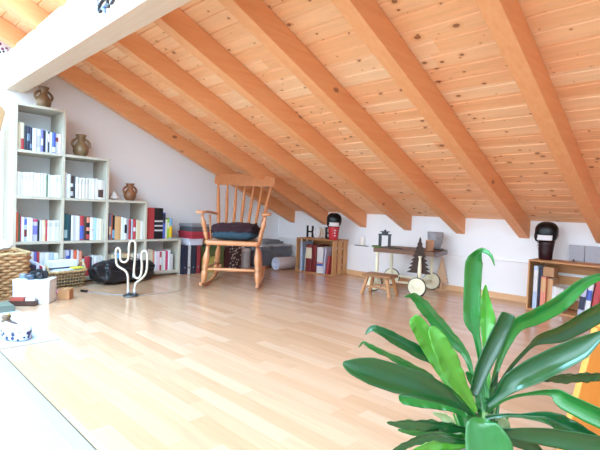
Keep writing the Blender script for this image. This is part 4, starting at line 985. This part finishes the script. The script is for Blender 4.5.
# each leaf: centre line base -> tip in the plant's own spread, half widths, material, roll, fold, curl
LEAVES = [
 # 1 tall upright, curled head
 (c8([(300, 345, 0), (290, 280, .02), (279, 215, .03), (270, 180, .03), (271, 110, .02), (275, 62, .0), (290, 44, -.03), (308, 54, -.05), (316, 74, -.06)]), [3, 2.5, 4, 9.5, 9.5, 9.5, 4, 2, .4], LG, .35, .55, 0),
 # 2 shorter upright behind
 (c8([(305, 345, .05), (300, 260, .08), (300, 215, .10), (302, 180, .11), (298, 140, .11), (298, 112, .10)]), [3, 3, 6, 9.5, 5, .6], LB, .5, .4, 0),
 # 3 steep tube to the right
 (c8([(268, 338, .0), (285, 280, .01), (305, 235, .02), (322, 200, .02), (338, 168, .01)]), [5, 9, 10.5, 10, 8.5], LD, -.3, .6, 1.2),
 # 4 long bright leaf up to the right
 (c8([(308, 345, .03), (320, 285, .08), (340, 232, .12), (362, 195, .15), (400, 178, .17), (450, 150, .19), (495, 112, .20), (535, 96, .20), (556, 108, .18)]), [3, 3, 5, 8, 9.5, 10, 7, 4, .5], LG, .35, .45, 0),
 # 5 right, long blade running out of frame
 (c8([(305, 350, .0), (345, 285, .03), (385, 240, .06), (405, 222, .08), (450, 208, .10), (500, 180, .12), (560, 148, .13), (610, 120, .12)]), [3, 2.5, 3, 6.5, 11, 13, 12, 2], LD, -.3, .4, .9),
 # 6 right, broad
 (c8([(300, 358, .0), (325, 338, -.01), (350, 312, -.02), (390, 290, -.02), (440, 265, -.02), (490, 240, -.03), (540, 208, -.04)]), [3, 4, 9, 11.5, 11.5, 10, 1.5], LD, .35, .5, 1.0),
 # 7 short dark blade behind
 (c8([(330, 338, .08), (380, 316, .11), (415, 302, .13), (450, 301, .14), (490, 299, .14), (522, 298, .13), (535, 304, .13)]), [2, 2, 5, 8, 8.5, 8, 4], LD, -.55, .3, 0),
 # 8 arching stalk then falling blade
 (c8([(300, 372, .0), (335, 347, -.02), (380, 335, -.03), (430, 331, -.04), (460, 347, -.06), (510, 371, -.09), (570, 398, -.12), (620, 425, -.15)]), [2.5, 2, 2, 4, 9, 10, 10, 2], LG, -.4, .5, .9),
 # 9 arching stalk, second
 (c8([(298, 385, -.02), (330, 380, -.03), (370, 380, -.04), (420, 384, -.05), (450, 398, -.05), (490, 415, -.06), (530, 428, -.07)]), [2.5, 2, 2, 6, 10, 8, 2], LD, .4, .4, 0),
 # 10 bottom right broad blade
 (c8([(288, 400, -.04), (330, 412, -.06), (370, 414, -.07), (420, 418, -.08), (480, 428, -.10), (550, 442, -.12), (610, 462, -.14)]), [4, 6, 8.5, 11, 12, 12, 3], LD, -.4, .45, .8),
 # 11 big left blade
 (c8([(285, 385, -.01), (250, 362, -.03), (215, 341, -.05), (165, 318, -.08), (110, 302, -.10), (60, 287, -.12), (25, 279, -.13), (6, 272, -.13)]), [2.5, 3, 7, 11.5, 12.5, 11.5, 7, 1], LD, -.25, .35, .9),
 # 12 thin folded, left
 (c8([(285, 388, -.02), (240, 335, -.03), (200, 308, -.04), (165, 284, -.05), (115, 259, -.06), (65, 236, -.07), (48, 228, -.07), (38, 240, -.06)]), [2, 2, 3, 6, 6, 4, 3, .5], LG, .8, .5, 0),
 # 13 dark upper left
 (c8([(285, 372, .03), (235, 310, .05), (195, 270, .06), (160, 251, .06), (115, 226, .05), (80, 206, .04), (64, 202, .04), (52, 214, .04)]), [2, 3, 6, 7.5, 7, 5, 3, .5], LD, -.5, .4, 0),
 # 14 bright broad behind
 (c8([(270, 372, .02), (235, 325, .03), (212, 285, .04), (190, 245, .04), (172, 212, .03), (155, 186, .02), (148, 178, .02)]), [3, 5.5, 8.5, 10, 10, 8, 4], LB, .2, .35, 0),
 # 15 bright broad in front
 (c8([(278, 372, -.05), (262, 345, -.06), (240, 310, -.08), (222, 275, -.09), (205, 238, -.10), (190, 208, -.10), (184, 198, -.10)]), [2, 5, 8.5, 11, 9.5, 6, .8], LB, -.25, .3, 0),
 # 16 glossy upper left
 (c8([(285, 360, .04), (272, 300, .07), (258, 255, .09), (232, 222, .10), (200, 186, .10), (170, 150, .09), (150, 133, .08), (132, 136, .07)]), [2, 2, 4.5, 8, 9, 8, 5, .8], LG, .6, .45, 0),
 # 17 dark lower left
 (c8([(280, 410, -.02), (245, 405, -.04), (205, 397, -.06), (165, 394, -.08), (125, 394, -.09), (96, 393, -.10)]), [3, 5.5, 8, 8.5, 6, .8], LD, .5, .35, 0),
 # 18 short dark under the big left blade
 (c8([(278, 392, .02), (240, 366, .03), (205, 352, .04), (165, 347, .04), (130, 344, .04), (120, 340, .04)]), [2, 6, 9, 9, 7, 1], LG, -.5, .35, 0),
 # 19 small ones low left
 (c8([(280, 420, .02), (240, 420, .04), (200, 414, .06), (160, 412, .06), (118, 408, .06)]), [2, 5, 8, 7, 1], LG, .5, .3, 0),
 (c8([(278, 432, -.04), (240, 430, -.05), (190, 420, -.06), (150, 430, -.07), (118, 446, -.08), (98, 458, -.08)]), [2, 4, 6, 6, 4, .5], LD, .4, .35, 0),
 (c8([(282, 440, .0), (250, 436, .02), (215, 436, .03), (180, 440, .04), (150, 450, .04)]), [2, 6, 8, 6, 1], LB, .3, .3, 0),
 # 22 bottom centre leaf falling towards the viewer
 (c8([(286, 384, -.05), (288, 398, -.06), (294, 416, -.065), (302, 440, -.07), (308, 470, -.075), (312, 510, -.08)]), [4, 14, 18, 21, 20, 10], LG, -.2, .25, .7),
 # 23 pale old blade in the middle
 (c8([(300, 380, .03), (318, 388, .03), (335, 398, .02), (345, 410, .02)]), [4, 7.5, 7, 1], LP, -.3, .2, 0),
 # 24-27 crown fillers
 (c8([(295, 400, .02), (290, 360, .04), (282, 320, .05), (268, 300, .05), (258, 290, .05)]), [5, 6, 7, 5, 1], LG, .3, .4, 0),
 (c8([(300, 400, .02), (305, 350, .04), (312, 318, .05), (322, 290, .05)]), [5, 6, 5, 1], LD, -.3, .4, 0),
 (c8([(262, 420, .02), (250, 380, .03), (248, 345, .04), (242, 320, .05)]), [4, 6, 6, 1], LG, .4, .4, 0),
 (c8([(330, 408, .0), (355, 425, .01), (390, 440, .02), (420, 462, .02)]), [4, 8, 8, 2], LD, -.4, .4, 0),
 (c8([(255, 425, .05), (228, 395, .07), (210, 380, .08), (190, 374, .09)]), [3, 6, 5, 1], LP, .4, .3, 0),
]
for k, (xa, ya, xb, yb) in enumerate(((288, 445, 240, 330), (292, 445, 300, 330), (300, 445, 325, 335), (283, 445, 262, 345), (305, 445, 345, 375), (278, 445, 232, 375))):
    LEAVES.append((c8([(xa, ya, .04), ((xa+xb)/2+(6 if xb > 290 else -6), (ya+yb)/2, .03), (xb, yb, .05)]), [2.6, 2.2, 1.2], LB if k % 2 else LG, .2, .4, 0))
for pts, w, mt, rl, fo, cu_ in LEAVES: leaf(pts, w, mt, rl, fo, curl=cu_)

# ------------------------------------------------------------------ light: bright overcast sky through the open opposite slope, plus an added area lamp
w = bpy.data.worlds.new('sky'); sc.world = w; w.use_nodes = True
bg = w.node_tree.nodes['Background']; bg.inputs['Color'].default_value = (.66, .84, 1, 1); bg.inputs['Strength'].default_value = 6.6
def area(name, loc, target, sx, sy, power, col):
    l = bpy.data.lights.new(name, 'AREA'); l.shape = 'RECTANGLE'; l.size = sx; l.size_y = sy; l.energy = power; l.color = col
    o = bpy.data.objects.new(name, l); COL.objects.link(o); o.location = loc
    o.rotation_euler = (V(target)-V(loc)).to_track_quat('-Z', 'Y').to_euler(); return o
area('near_floor_fill', (2.45, -3.95, 2.28), (2.45, -3.45, 0), 3.5, .8, 245, (.33, .72, 1))  # added lamp under the closed ceiling, brightens the near floor
sc.view_settings.view_transform = 'Standard'; sc.view_settings.look = 'None'; sc.view_settings.gamma = 1; sc.view_settings.use_curve_mapping = False
sc.view_settings.exposure = 0.2
sc.cycles.use_denoising = True
sc.cycles.max_bounces = 10; sc.cycles.diffuse_bounces = 6
